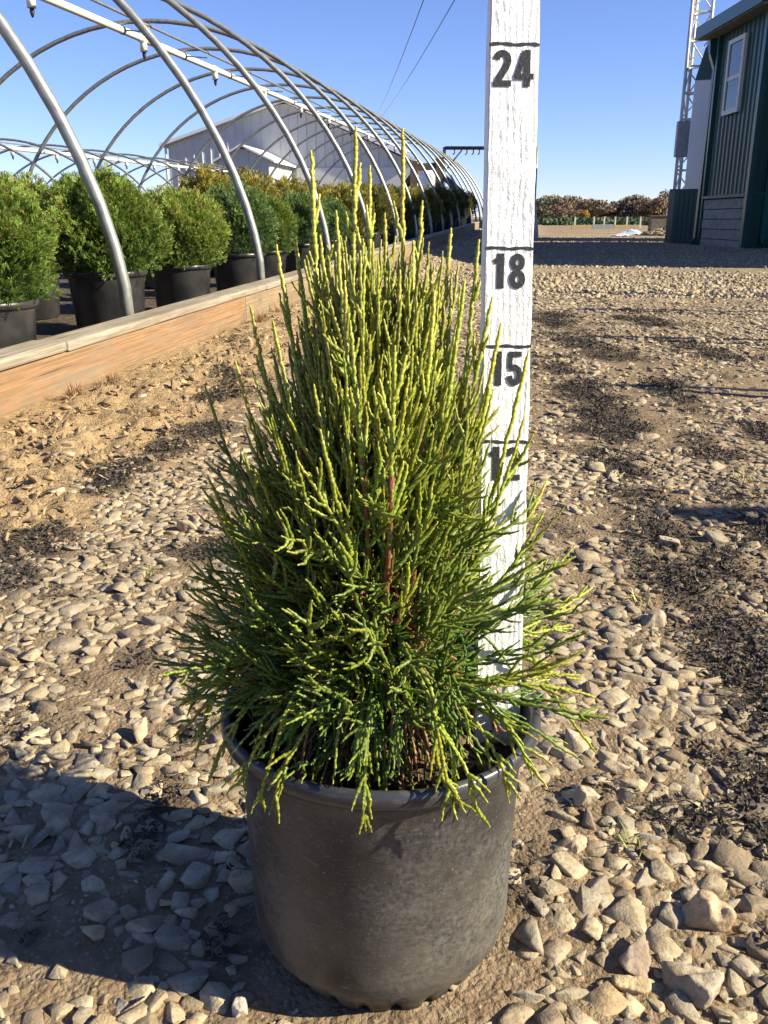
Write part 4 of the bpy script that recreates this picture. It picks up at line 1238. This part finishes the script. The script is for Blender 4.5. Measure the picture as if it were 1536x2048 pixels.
put('green', 4.22, 2.06, 'big round green potted shrub right behind the nearest hoop leg', 1.04)
put('light', 5.14, 2.04, 'second full green potted shrub from the nearest hoop leg, in the front row', 0.98, zs=0.97)
put('blue', 6.18, 2.03, 'green potted shrub behind the second hoop leg in the front row', 1.0)
put('green2', 6.95, 2.06, 'bushy green potted shrub just right of the second hoop leg', 0.94)
put('blue', 8.05, 2.08, 'blue-green potted shrub beside the third hoop leg', 0.92, zs=1.05)
put('blue', 9.3, 2.10, 'dark green potted shrub half hidden behind the tips of the middle conifer', 0.92)
for (s, p, kind, lab) in [(3.75, 2.85, 'green', 'shaded green potted shrub in the second row left of the nearest hoop leg'),
                          (4.75, 2.80, 'light', 'green potted shrub in the second row between the two largest front shrubs'),
                          (5.75, 2.80, 'green', 'second row green potted shrub seen between the hoop legs'),
                          (2.55, 2.75, 'light', 'pale green potted shrub in the second row at the left edge'),
                          (6.8, 2.85, 'green2', 'second row green potted shrub before the golden ones begin'),
                          (8.2, 2.95, 'gold', 'golden potted shrub in the second row left of the conifer tips'),
                          (9.5, 2.95, 'gold', 'golden orange potted shrub right behind the conifer tips'),
                          (10.8, 2.9, 'gold', 'golden potted shrub behind the tallest conifer tip'),
                          (4.6, 3.6, 'green', 'third row green potted shrub topping the two largest front shrubs'),
                          (6.1, 3.6, 'green2', 'third row green potted shrub above the second hoop leg pot'),
                          (7.6, 3.6, 'light', 'third row green potted shrub below the white barn')]:
    put(kind, s, p, lab, rng.uniform(0.93, 1.05))
for k, s in enumerate([10.4, 11.6, 12.8, 14.0]):
    put(['gold', 'olive', 'gold', 'olive'][k], s, 2.08, ['golden potted shrub first in line after the green ones of the front row', 'olive potted shrub between golden ones in the front row', 'golden potted shrub between two olive ones in the front row', 'olive potted shrub before the far end of the front row'][k], 0.95)
for s in (15.3, 16.6, 18.0): put('gold' if s < 16 or s > 17 else 'olive', s, 2.06, 'yellowish potted shrub in the far lit stretch of the front row near the measuring stick', 1.0)
for s in (12.2, 13.6, 15.0, 16.5): put('gold', s, 2.95, 'golden potted shrub far back in the second row', 1.0)
for s in (19.5, 21.0, 22.6, 24.3, 26.0, 28.0): put('olive', s, 2.06, 'olive potted shrub in the far shaded end of the front row', 1.08)
for s in (19.0, 21.5, 24.0, 27.0): put('olive', s, 3.0, 'olive potted shrub in the far shaded end of the second row', 1.08)

# dry grass tufts against the edging
def tuft(x, y, n, L, label, c0, group='grass tufts'):
    r = np.random.default_rng(int(abs(x) * 1000) + n)
    z = float(height(x, y))
    V, Fc, C = [], [], []
    for k in range(n):
        a = r.uniform(0, 6.28); q = r.uniform(0.15, 1.2); l = L * r.uniform(0.5, 1.2)
        b = np.array([r.normal(0, L * 0.22), r.normal(0, L * 0.22), -0.003])
        d = np.array([math.cos(a) * math.sin(q), math.sin(a) * math.sin(q), math.cos(q)])
        sd = np.array([-math.sin(a), math.cos(a), 0]) * 0.0011
        mid_ = b + d * l * 0.55 + np.array([0, 0, l * 0.12]); e = b + d * l + np.array([0, 0, -l * 0.12 * q])
        i = len(V)
        V += [b - sd, b + sd, mid_ + sd * .8, mid_ - sd * .8, e + sd * .15, e - sd * .15]
        Fc += [(i, i + 1, i + 2, i + 3), (i + 3, i + 2, i + 4, i + 5)]
        C += [np.array(c0) * r.uniform(0.6, 1.2)] * 6
    o = mesh_np('grass_tuft', np.array(V), np.array(Fc), M['dry_straw'], cols=np.array(C))
    o.location = (x, y, z)
    return tag(o, label, 'grass tuft', group)
for px, py, n, L, lab, c in [(150, 800, 130, 0.06, 'reddish dry grass tuft at the foot of the fresh timber board, nearest the left edge', (0.36, 0.20, 0.10)),
                             (225, 772, 70, 0.05, 'small dry grass tuft just right of the larger reddish one', (0.38, 0.23, 0.12)),
                             (520, 655, 120, 0.08, 'dry grass tuft below the joint between the orange and brown boards', (0.38, 0.23, 0.12)),
                             (560, 635, 90, 0.08, 'faded grass tuft against the brown board left of the conifer', (0.42, 0.28, 0.14)),
                             (895, 510, 160, 0.20, 'faint reddish grass tuft on the bank left of the measuring stick', (0.40, 0.25, 0.14)),
                             (300, 1150, 22, 0.028, 'tiny pale weed between stones left of the conifer', (0.36, 0.34, 0.14)),
                             (1285, 1195, 34, 0.035, 'little spiky straw coloured weed among stones right of the conifer', (0.42, 0.36, 0.17)),
                             (1270, 1690, 12, 0.03, 'thin green seedling beside the loose rocks at the lower right', (0.20, 0.24, 0.06)),
                             (1490, 965, 30, 0.05, 'sparse dry weed near the right edge on pale gravel', (0.40, 0.33, 0.16))]:
    g = on_ground(px, py)
    tuft(g[0], g[1], n, L, lab, c)

# ------------------------------------------------------------------ white barn
def corrugate(b, p0, p1, z0, z1, pitch=0.3, depth=0.025, out=None, ztop=None):
    """ribbed sheet from p0 to p1 (xy), z0..z1 (ztop(t) overrides the top)"""
    p0, p1 = np.array(p0[:2], float), np.array(p1[:2], float)
    L = np.linalg.norm(p1 - p0); d = (p1 - p0) / L
    o = np.array(out[:2], float)
    n = max(1, int(round(L / pitch)))
    xs = []
    for k in range(n):
        a = k * L / n; w = L / n
        xs += [(a, 0), (a + w * 0.78, 0), (a + w * 0.83, depth), (a + w * 0.93, depth), (a + w * 0.98, 0)]
    xs.append((L, 0))
    V = []
    for x, q in xs:
        pt = p0 + d * x + o * q
        V.append((pt[0], pt[1], z0)); V.append((pt[0], pt[1], ztop(x / L) if ztop else z1))
    b.add(V, [(2 * k, 2 * k + 2, 2 * k + 3, 2 * k + 1) for k in range(len(xs) - 1)])
BTH = rad(7.5)
UB = np.array([math.sin(BTH), math.cos(BTH), 0.0]); NB = np.array([-math.cos(BTH), math.sin(BTH), 0.0])
BL0 = at(812, 318, 44.0)
right = np.array([BL0[0], BL0[1], 0.0]); dirp = -NB                # to the right along the gable
kk = pix_ray(337, 290); BW = (kk[1] * right[0] - kk[0] * right[1]) / (kk[1] * dirp[0] - kk[0] * dirp[1])
left = right - dirp * BW
mid_g = right - dirp * BW * 0.49
eL, eR, pk = at(337, 290, left[1])[2], BL0[2], at(565, 205, mid_g[1])[2]
barn = thing('white_barn', 'big white metal barn with a low gable standing behind the hoop houses', 'barn', tuple(right))
def gtop(t): return eL + (pk - eL) * (t / 0.5) if t < 0.5 else pk + (eR - pk) * ((t - 0.5) / 0.5)
b = MB(); corrugate(b, left, right, -0.3, 0, 0.42, 0.03, -UB, gtop)
L25 = UB * 24
corrugate(b, right, right + L25, -0.3, eR, 0.42, 0.03, -NB * 1.0); corrugate(b, left + L25, left, -0.3, eL, 0.42, 0.03, NB)
corrugate(b, right + L25, left + L25, -0.3, 0, 0.42, 0.03, UB, lambda t: gtop(1 - t))
hang(b.build('wall', M['white_cladding']), barn)
b = MB()
z = np.array([0, 0, 1.0])
for (a, ha, c, hc) in ((left - dirp * 0.35, eL - 0.10, left + dirp * BW / 2, pk + 0.02), (right + dirp * 0.5, eR - 0.14, left + dirp * BW / 2, pk + 0.02)):
    A0, A1 = a - UB * 0.35, a + L25 + UB * .3; C0, C1 = c - UB * 0.35, c + L25 + UB * .3
    P = [A0 + z * ha, A1 + z * ha, C1 + z * hc, C0 + z * hc]; P2 = [q + z * 0.14 for q in P]
    b.add(P + P2, [(0, 1, 2, 3), (7, 6, 5, 4), (0, 4, 5, 1), (1, 5, 6, 2), (2, 6, 7, 3), (3, 7, 4, 0)])
hang(b.build('roof', M['white_roof']), barn)
b = MB(); c0 = left + dirp * 6.2 - UB * 0.05
b.box((0, -0.05, 0), (5.6, 0.0, 2.9), Matrix.Translation(Vector(c0)) @ Matrix.Rotation(-BTH, 4, 'Z'))
hang(b.build('sliding_door', M['grey_trim']), barn)
b = MB(); g0 = left - dirp * 0.1 - UB * 0.15
b.tube([g0 + z * (eL - 0.1), g0 + z * (eL - 0.35) , g0 + z * (-0.2)], 0.06, 6); hang(b.build('downspout', M['grey_trim']), barn)
# annex in front of the gable
a0 = at(437, 322, 41.0); a1 = at(540, 322, 41.0)
aw = float(np.linalg.norm((a1 - a0)[:2])) * 1.02
annex_l = np.array([a0[0], a0[1], 0.0]); annex_r = annex_l + dirp * aw
eA, pA = a0[2], at(484, 294, 41.0)[2]
depth_a = float((left - annex_l) @ UB) - 0.05
b = MB()
corrugate(b, annex_l, annex_r, -0.3, 0, 0.42, 0.03, -UB, lambda t: eA + (pA - eA) * (1 - abs(t - 0.47) / 0.53))
corrugate(b, annex_r, annex_r + UB * depth_a, -0.3, eA, 0.42, 0.03, -NB)
corrugate(b, annex_l + UB * depth_a, annex_l, -0.3, eA, 0.42, 0.03, NB)
hang(b.build('annex_wall', M['white_cladding']), barn)
b = MB()
for (t0, h0, t1, h1) in ((-0.2, eA - 0.08, 0.47 * aw, pA + 0.02), (aw + 0.25, eA - 0.09, 0.47 * aw, pA + 0.02)):
    P = [annex_l + dirp * t0 - UB * .25 + z * h0, annex_l + dirp * t0 + UB * depth_a + z * h0, annex_l + dirp * t1 + UB * depth_a + z * h1, annex_l + dirp * t1 - UB * .25 + z * h1]
    P2 = [q + z * 0.08 for q in P]
    b.add(P + P2, [(0, 1, 2, 3), (7, 6, 5, 4), (0, 4, 5, 1), (1, 5, 6, 2), (2, 6, 7, 3), (3, 7, 4, 0)])
hang(b.build('annex_roof', M['white_roof']), barn)
b = MB(); q = right + UB * 15 - NB * 0.04
b.box((0, 0, 1.25), (3.2, 0.06, 1.55), Matrix.Translation(Vector(q)) @ Matrix.Rotation(math.pi / 2 - BTH, 4, 'Z')); hang(b.build('window', M['window_glass']), barn)

tk = at(862, 395, 40.0); th_ = at(862, 338, 40.0)[2]; tr = 26 / F_PX * 40 * 0.95
b = MB(); b.lathe([(0.01, -0.1), (tr, -0.1), (tr, th_ - 0.55 * tr)] + [(tr * math.cos(rad(a)), th_ - 0.55 * tr + 0.55 * tr * math.sin(rad(a))) for a in (15, 30, 45, 60, 75, 89)], 40)
o = b.build('white_tank', M['white_roof']); o.location = (tk[0], 40.0, 0)
tag(o, 'white round topped tank beside the sunlit end of the white barn', 'tank')

# ------------------------------------------------------------------ green building at the right
gb = thing('green_building', 'dark green corrugated metal building with a cream window at the right edge', 'building', (7.75, 20, 0))
WX, YN, YF = 7.72, 19.95, 22.8
b = MB()
corrugate(b, (WX + .08, YF), (WX, YN), 1.12, 4.9, 0.26, 0.03, (-1, 0))
corrugate(b, (WX + .05, YN), (9.6, YN), 1.12, 6.2, 0.26, 0.03, (0, -1))
corrugate(b, (WX + .05, YN - .03), (9.6, YN - .03), -0.1, 1.08, 0.26, 0.03, (0, -1))
corrugate(b, (9.6, YN), (9.6, 10.5), -0.1, 6.2, 0.3, 0.03, (-1, 0))
corrugate(b, (9.6, 10.5), (17, 10.5), -0.1, 6.2, 0.3, 0.03, (0, -1))
corrugate(b, (17, 10.5), (17, YF), -0.1, 6.2, 0.3, 0.03, (1, 0))
corrugate(b, (17, YF), (WX + .08, YF), 0, 4.9, 0.3, 0.03, (0, 1))
hang(b.build('wall', M['green_cladding']), gb)
b = MB()
b.box((9.2, 10.1, 6.2), (17.4, YF + .4, 6.35)); b.box((7.36, YN - 0.5, 4.62), (9.5, YF + 0.5, 4.80))
hang(b.build('roof', M['green_trim']), gb)
b = MB(); b.box((7.375, YN - 0.48, 4.585), (WX, YF + 0.48, 4.615)); hang(b.build('soffit', M['soffit']), gb)
b = MB(); b.box((7.32, YN - 0.52, 4.60), (7.36, YF + 0.52, 4.86)); hang(b.build('fascia', M['green_trim']), gb)
b = MB(); b.box((WX - 0.05, YN - 0.05, -0.1), (WX + 0.07, YN + 0.10, 4.6)); hang(b.build('corner_trim', M['green_trim']), gb)
b = MB(); b.box((WX - .02, YF - 0.06, 0), (WX + .12, YF + .05, 4.6)); hang(b.build('corner_trim', M['green_trim']), gb)
b = MB(); b.box((WX + .08, YN - 0.06, 1.08), (9.55, YN - 0.033, 1.15)); hang(b.build('band_trim', M['green_trim']), gb)
for k in range(5):
    b = MB(); b.box((WX + 0.01 + .012 * (k % 2), YN + 0.11, -0.06 + k * 0.222), (WX + 0.07, YF - 0.10, -0.06 + (k + 1) * 0.222 - 0.012), bev=0.006)
    hang(b.build('plank', M['grey_planks']), gb)
b = MB(); b.box((WX - 0.06, YN + 0.10, 1.06), (WX + 0.05, YF - 0.08, 1.125)); hang(b.build('ledge', M['grey_planks']), gb)
b = MB()
for lo_, hi_ in (((WX - .07, 21.00, 2.82), (WX + .0, 21.96, 2.92)), ((WX - .07, 21.00, 4.26), (WX + .0, 21.96, 4.35)), ((WX - .07, 21.0, 2.92), (WX, 21.10, 4.26)), ((WX - .07, 21.86, 2.92), (WX, 21.96, 4.26)), ((WX - .055, 21.10, 3.52), (WX - .0, 21.86, 3.60))):
    b.box(lo_, hi_)
wf = hang(b.build('window', M['cream_vinyl']), gb)
b = MB(); b.box((WX - .045, 21.09, 2.91), (WX - .035, 21.87, 4.27)); pn = b.build('pane', M['window_glass']); pn.parent = wf
# downspouts
def spout(pts, w, mat):
    b = MB()
    for k in range(len(pts) - 1): b.bar(pts[k], pts[k + 1], w, w * 0.8, up=(0, 1, 0))
    return hang(b.build('downspout', mat), gb)
spout([(7.66, 23.05, 4.58), (7.68, 23.05, 4.30), (7.79, 22.96, 3.95), (7.74, 22.96, 0.12), (7.60, 22.85, 0.02)], 0.17, M['green_trim'])
spout([(8.12, 19.83, 6.0), (8.12, 19.83, 0.32), (8.10, 19.62, 0.14)], 0.17, M['green_downspout'])
# white shed with rounded top behind it
sh = thing('white_shed', 'white sided shed with a rounded green top behind the green building', 'shed', (8.6, 26.5, 0))
SY = 26.5
sl = at(1369, 375, SY); SA = math.atan2(sl[0], sl[1]) + 0.06          # its side runs along the line of sight or a little behind it
SM = Matrix.Translation((sl[0], SY, 0)) @ Matrix.Rotation(-SA, 4, 'Z')
def sw(x, y, z_): return SM @ Vector((x, y, z_))
SW = 4.4
def arch_z(x): t = x / SW * 2 - 1; return 4.20 + 1.75 * math.sqrt(max(0, 1 - abs(t) ** 2.3))
b = MB(); corrugate(b, sw(0, 0, 0), sw(SW, 0, 0), 0, 4.22, 0.62, 0.008, sw(0, -1, 0) - sw(0, 0, 0)); corrugate(b, sw(0, 5, 0), sw(0, 0, 0), 0, 4.22, 0.62, 0.008, sw(-1, 0, 0) - sw(0, 0, 0)); corrugate(b, sw(SW, 0, 0), sw(SW, 5, 0), 0, 4.22, 0.62, 0.008, sw(1, 0, 0) - sw(0, 0, 0))
hang(b.build('wall', M['shed_white']), sh)
b = MB()
poly = [(x, arch_z(x)) for x in np.linspace(0, SW, 25)] + [(SW, 4.18), (0, 4.18)]
ax = [sw(0, -0.02, 0), sw(1, 0, 0) - sw(0, 0, 0), Vector((0, 0, 1)), sw(0, 1, 0) - sw(0, 0, 0)]
b.prism(poly, 0, 5, ax)
hang(b.build('rounded_top', M['green_trim']), sh)
for k in range(3):
    b = MB(); x = 0.78 + 0.13 * k; zc = arch_z(x) - 0.26; b.box((x - .05, -0.045, zc - .05), (x + .05, -0.028, zc + .05), SM); hang(b.build('vent', M['nozzle']), sh)
b = MB()
for (x, z_, w, h) in ((.50, 3.86, .07, .07), (.58, 3.88, .05, .11), (.66, 3.9, .06, .06), (.74, 3.93, .05, .09), (.54, 3.75, .12, .03), (.69, 3.78, .12, .03)):
    b.box((x - w / 2, -0.016, z_ - h / 2), (x + w / 2, -0.010, z_ + h / 2), SM)
hang(b.build('faded_marking', M['faded_red']), sh)
# low green corrugated bin in front
bn = thing('corrugated_bin', 'low dark green corrugated metal bin at the far corner of the green building', 'bin', (7.5, 24.2, 0))
b = MB(); A, B_, C_, D_ = (7.50, 24.25), (8.12, 23.9), (8.4, 25.3), (7.75, 25.6)
corrugate(b, A, B_, -0.05, 1.30, 0.12, 0.02, (-.3, -1)); corrugate(b, D_, A, -0.05, 1.30, 0.12, 0.02, (-1, .2)); corrugate(b, B_, C_, -0.05, 1.38, 0.12, 0.02, (1, 0)); corrugate(b, C_, D_, -0.05, 1.38, 0.12, 0.02, (0, 1))
hang(b.build('side', M['green_cladding']), bn)
b = MB(); b.add([(*A, 1.27), (*B_, 1.27), (*C_, 1.33), (*D_, 1.33)], [(0, 1, 2, 3)]); hang(b.build('lid', M['green_trim']), bn)
# lattice mast
m0 = at(1372, 376, 29.0); mx, my = m0[0] - 0.02, 29.2
mast = thing('lattice_mast', 'slim pale lattice mast with a grey box, rising behind the white shed', 'mast', (mx, my, 0))
legs = [(mx - 0.30, my - 0.1), (mx + 0.30, my - 0.1), (mx, my + 0.42)]
HT = 9.5
for q in legs:
    b = MB(); b.tube([(q[0], q[1], 0), (q[0], q[1], HT)], 0.05, 6); hang(b.build('leg', M['mast_paint']), mast)
b = MB()
zz = 0.6; k = 0
while zz < HT - .7:
    for i in range(3):
        p, q = legs[i], legs[(i + 1) % 3]
        b.bar((p[0], p[1], zz), (q[0], q[1], zz), 0.035, 0.045)
        if k % 2: p, q = q, p
        b.bar((p[0], p[1], zz + .02), (q[0], q[1], zz + 0.68), 0.03, 0.035)
    zz += 0.72; k += 1
hang(b.build('lattice', M['mast_paint']), mast)
c0, c1 = at(1357, 242, 28.8), at(1384, 314, 28.8)
b = MB(); b.box((c0[0], 28.78, c1[2]), (c1[0] + .2, 28.98, c0[2]), bev=0.02); hang(b.build('equipment_box', M['grey_box']), mast)

# ------------------------------------------------------------------ irrigation gantry behind the stick
GY = 31.0
p0, p1 = at(890, 296, GY), at(1074, 296, GY)
gz = p0[2]
gan = thing('irrigation_gantry', 'grey pipe gantry with short hanging drops behind the measuring stick', 'gantry', (p1[0], GY, 0))
b = MB(); b.tube([(p0[0], GY, gz), (p1[0], GY, gz)], 0.055, 8); hang(b.build('boom', M['dark_steel']), gan)
b = MB(); b.tube([(p1[0], GY, -0.1), (p1[0], GY, gz + .03)], 0.05, 8); hang(b.build('post', M['galvanised']), gan)
b = MB(); b.tube([(p0[0] - .02, GY, 0.1), (p0[0] - .02, GY, gz + .03)], 0.05, 8); hang(b.build('post', M['galvanised']), gan)
for px in (909, 934, 947, 959, 985, 1015, 1045):
    b = MB(); c = at(px, 298, GY); b.tube([(c[0], GY, gz - 0.03), (c[0], GY, gz - 0.16), (c[0] - .05, GY, gz - 0.2)], 0.022, 6); hang(b.build('drop_nozzle', M['dark_steel']), gan)
b = MB(); b.tube([at(924, 300, GY), at(888, 345, GY)], 0.028, 6); hang(b.build('brace', M['dark_steel']), gan)
ct = at(1072, 400, GY - 0.4); cb_ = at(1072, 458, GY - 0.4)
b = MB(); b.lathe([(0.10, 0.0), (0.13, 0.08), (0.09, 0.45), (0.05, 0.8), (0.06, 0.95), (0.02, 1.05)], 14, c=(ct[0], GY - .4, 0), fr=lambda i, a, r, z: (r * (1 + 0.2 * math.cos(4 * a + i)), z))
tag(b.build('wrapped_cloth', M['pinkish_cloth']), 'pale pinkish cloth bundle tied at the foot of the gantry post', 'cloth bundle')

# ------------------------------------------------------------------ the far yard
def far_board(x0, x1, y, z1, mat): b = MB(); b.box((x0, y, -0.05), (x1, y + 0.12, z1), bev=0.01); return b.build('side_board', mat)
FY = 62.0
X = [at(px, 450, FY)[0] for px in (1143, 1184, 1228, 1280)]
fe = thing('timber_edging', 'short tan and grey timber edging far across the yard in front of pale posts', 'timber edging', (X[0], FY, 0))
for k, mt in enumerate(('tan_board', 'grey_board', 'tan_board')): hang(far_board(X[k] + .02, X[k + 1] - .02, FY, 0.30 if k == 1 else 0.27, M[mt]), fe)
for px in (1150, 1188, 1208.5, 1230.5, 1254, 1281):
    c = at(px, 445, 70.0); b = MB(); b.box((c[0] - .05, 70, 0), (c[0] + .05, 70.10, 0.78), bev=0.01)
    b.box((c[0] - .06, 69.99, 0.78), (c[0] + .06, 70.11, 0.82))
    tag(b.build('fence_post', M['pale_post']), 'short pale post standing in the row beyond the far timber edging', 'post', 'pale posts across the yard')
# rubble heap, white sheet and block wall left of the bin
hp = on_ground(1278, 468)
hx, hy = hp[0], 37.0
nn_ = 900
a = rng.uniform(0, 6.28, nn_); r = np.sqrt(rng.random(nn_))
xs, ys = hx + 0.2 + 1.25 * r * np.cos(a), hy + 1.2 * r * np.sin(a)
zs = 0.50 * np.clip(1 - r ** 1.3, 0, 1) * (0.75 + 0.25 * np.cos(a)) + rng.uniform(-.02, .02, nn_)
v, f, c = scatter_rocks(np.stack([xs, ys, zs], -1), rng.uniform(0.04, 0.14, nn_), rng.uniform(0, 6.28, nn_), rng.normal(size=(nn_, 2)) * .3, stone_cols(nn_) * 0.95, lo)
tag(mesh_np('rubble', v, f, M['stone'], cols=c, smooth=True), 'low heap of tan rubble left of the corrugated bin', 'rubble heap', kind='stuff')
b = MB()
A = [on_ground(1276, 476), on_ground(1345, 478)]
sx0, sx1, sy = A[0][0], A[1][0] + .3, 34.5
G = 14
Vv = []
for j in range(5):
    for i in range(G + 1):
        tq = i / G
        Vv.append((sx0 + (sx1 - sx0) * tq, sy + j * 0.35 + 0.15 * math.sin(i), 0.02 + 0.30 * tq ** 1.6 * (0.4 + 0.6 * j / 4) + 0.02 * math.sin(i * 2.1 + j)))
n_ = len(Vv)
b.add(Vv + [(q[0], q[1], q[2] - 0.015) for q in Vv], [(j * (G + 1) + i, j * (G + 1) + i + 1, (j + 1) * (G + 1) + i + 1, (j + 1) * (G + 1) + i) for j in range(4) for i in range(G)] + [(n_ + j * (G + 1) + i, n_ + (j + 1) * (G + 1) + i, n_ + (j + 1) * (G + 1) + i + 1, n_ + j * (G + 1) + i + 1) for j in range(4) for i in range(G)], True)
tag(b.build('plastic_sheet', M['white_sheet']), 'white plastic sheet lying on the ground left of the corrugated bin', 'plastic sheet')
c0, c1 = at(1303, 436, 46.0), at(1345, 455, 46.0)
b = MB()
for k in range(3): b.box((c0[0], 46, 0.27 * k - .05), (c1[0] + .6, 46.5, 0.27 * (k + 1) - .06), bev=0.015)
b.box((c0[0] - .05, 45.95, 0.76), (c1[0] + .6, 46.55, 0.80))
tag(b.build('block_wall', M['block_wall']), 'low dark brown block wall behind the white sheet and rubble', 'wall')

# trees beyond the yard
def tree(x, y, h, w, cols, seed, label):
    r = np.random.default_rng(seed)
    root = thing('autumn_tree', label, 'tree', (x, y, 0), 0, 'trees beyond the yard')
    b = MB(); b.tube([(0, 0, -0.2), (0.1, 0, h * 0.35), (0, 0.1, h * 0.75)], [w * 0.05, w * 0.035, w * 0.012], 7)
    for k in range(6):
        a = r.uniform(0, 6.28); z0 = h * r.uniform(0.25, 0.5)
        b.tube([(0.05, 0, z0), (math.cos(a) * w * .22, math.sin(a) * w * .22, z0 + h * .18), (math.cos(a) * w * .36, math.sin(a) * w * .36, z0 + h * .34)], [w * .02, w * .014, w * .004], 5)
    b.build('trunk', M['grey_bark'], root)
    n = 2600
    nb = 16
    bc = np.stack([r.normal(0, w * 0.22, nb), r.normal(0, w * 0.2, nb), h * r.uniform(0.32, 0.84, nb)], -1)
    bk = r.integers(0, nb, n)
    d = r.normal(size=(n, 3)); d /= np.linalg.norm(d, axis=1)[:, None]
    P = bc[bk] + d * (r.random(n) ** 0.5)[:, None] * np.array([w * 0.24, w * 0.24, h * 0.17])
    P[:, 2] = np.clip(P[:, 2], h * 0.06, h)
    a = r.normal(size=(n, 3)); a /= np.linalg.norm(a, axis=1)[:, None]
    q = np.cross(a, r.normal(size=(n, 3))); q /= np.linalg.norm(q, axis=1)[:, None]
    L = w * 0.034 * r.uniform(0.6, 1.5, n)[:, None]
    V = np.stack([P - a * L, P + q * L * .7, P + a * L, P - q * L * .7], 1).reshape(-1, 3)
    cc = np.array(cols[0])[None] * (1 - r.random((n, 1))) ; mixf = (0.6 * r.random(nb)[bk] + 0.4 * r.random(n))[:, None]
    C = np.array(cols[0])[None] * (1 - mixf) + np.array(cols[1])[None] * mixf
    C = np.repeat(C * r.uniform(.7, 1.25, (n, 1)), 4, 0)
    o = mesh_np('crown', V, np.arange(4 * n).reshape(-1, 4), M['far_leaf'], cols=C); o.parent = root
RUST, BROWN, OCH, DKG, YEL = ((0.19, 0.135, 0.10), (0.25, 0.18, 0.125)), ((0.18, 0.14, 0.10), (0.25, 0.195, 0.135)), ((0.27, 0.18, 0.085), (0.36, 0.245, 0.11)), ((0.10, 0.115, 0.065), (0.16, 0.165, 0.09)), ((0.34, 0.19, 0.045), (0.42, 0.26, 0.06))  # leaf tones paled and dulled: distance haze is mixed into the colours
TR = [(1085, 404, 60, DKG, 'dark green bushy tree at the left of the far treeline'), (1108, 396, 66, BROWN, 'tall brown leaved tree left in the far treeline'), (1140, 395, 62, OCH, 'ochre crowned tree in the left clump of the treeline'),
      (1162, 402, 52, OCH, 'orange ochre tree at the right of the left clump'), (1168, 424, 26, YEL, 'small bright yellow tree in front of the treeline'), (1190, 404, 56, RUST, 'rust red tree left of the dip in the treeline'),
      (1222, 412, 50, RUST, 'low rusty tree at the dip of the treeline'), (1252, 404, 56, DKG, 'dark olive tree right of the dip'), (1275, 398, 64, BROWN, 'broad brown tree in the right clump of the treeline'),
      (1305, 403, 60, BROWN, 'brown leaved tree right of the broad one'), (1330, 400, 58, RUST, 'reddish tree just left of the green bin'), (1352, 388, 60, BROWN, 'tallest brown tree half hidden by the bin and mast'),
      (1205, 418, 46, OCH, 'pale ochre tree low in the middle of the treeline'), (1125, 410, 46, RUST, 'short rusty tree in front of the tall brown one'), (1240, 418, 44, BROWN, 'small brown tree in the middle of the treeline'), (1320, 416, 44, OCH, 'low ochre tree before the reddish one'),
      (1060, 402, 60, BROWN, 'brown tree beside the measuring stick in the far treeline'), (1030, 402, 60, RUST, 'rusty tree hidden behind the measuring stick'), (1385, 400, 60, BROWN, 'brown tree behind the white shed')]
for k, (px, top, wpx, cols, lab) in enumerate(TR):
    Yt = 165 + 18 * ((k * 7) % 5) / 5 - (40 if 'front' in lab or 'small bright' in lab else 0)
    c = at(px, top, Yt)
    tree(c[0], Yt, (c[2] + 0.2) * 1.12, 1.15 * wpx / F_PX * Yt, cols, 40 + k, lab)
# rows of young evergreens in the far field, one dark band
n = 5200
ex = rng.uniform(16, 48, n); ey = rng.uniform(104, 122, n)
rowc = np.round(ex / 0.9) * 0.9 + rng.normal(0, .16, n)
ez = rng.random(n) ** 0.8 * 0.85 * (0.75 + 0.25 * vnoise(np.round(ex / 0.9), np.round(ey / 1.2), 3))
P = np.stack([rowc, ey, ez], -1); a = rng.normal(size=(n, 3)) * 0.16; q = rng.normal(size=(n, 3)) * 0.12
V = np.stack([P - a, P + q, P + a, P - q], 1).reshape(-1, 3)
C = np.repeat(np.array([0.045, 0.075, 0.035])[None] * rng.uniform(.6, 1.3, (n, 1)), 4, 0)
tag(mesh_np('evergreen_field', V, np.arange(4 * n).reshape(-1, 4), M['far_leaf'], cols=C), 'dark green band of young evergreens growing in the far field', 'evergreens', kind='stuff')

# power lines
for (xa, ya, Da), (xb, yb, Db), lab in (((862, -40, 22), (748, 240, 70), 'thin power line slanting down the sky, the left one of two'), ((932, -40, 22), (756, 240, 70), 'thin power line slanting down the sky, the right one of two')):
    A, B_ = at(xa, ya, Da), at(xb, yb, Db)
    pts = []
    for k in range(13):
        tq = k / 12; p = A * (1 - tq) + B_ * tq
        pts.append(p - np.array([0, 0, 0.25 * 4 * tq * (1 - tq)]))
    b = MB(); b.tube(pts, 0.011, 5)
    tag(b.build('power_line', M['cable']), lab, 'power line', 'power lines')
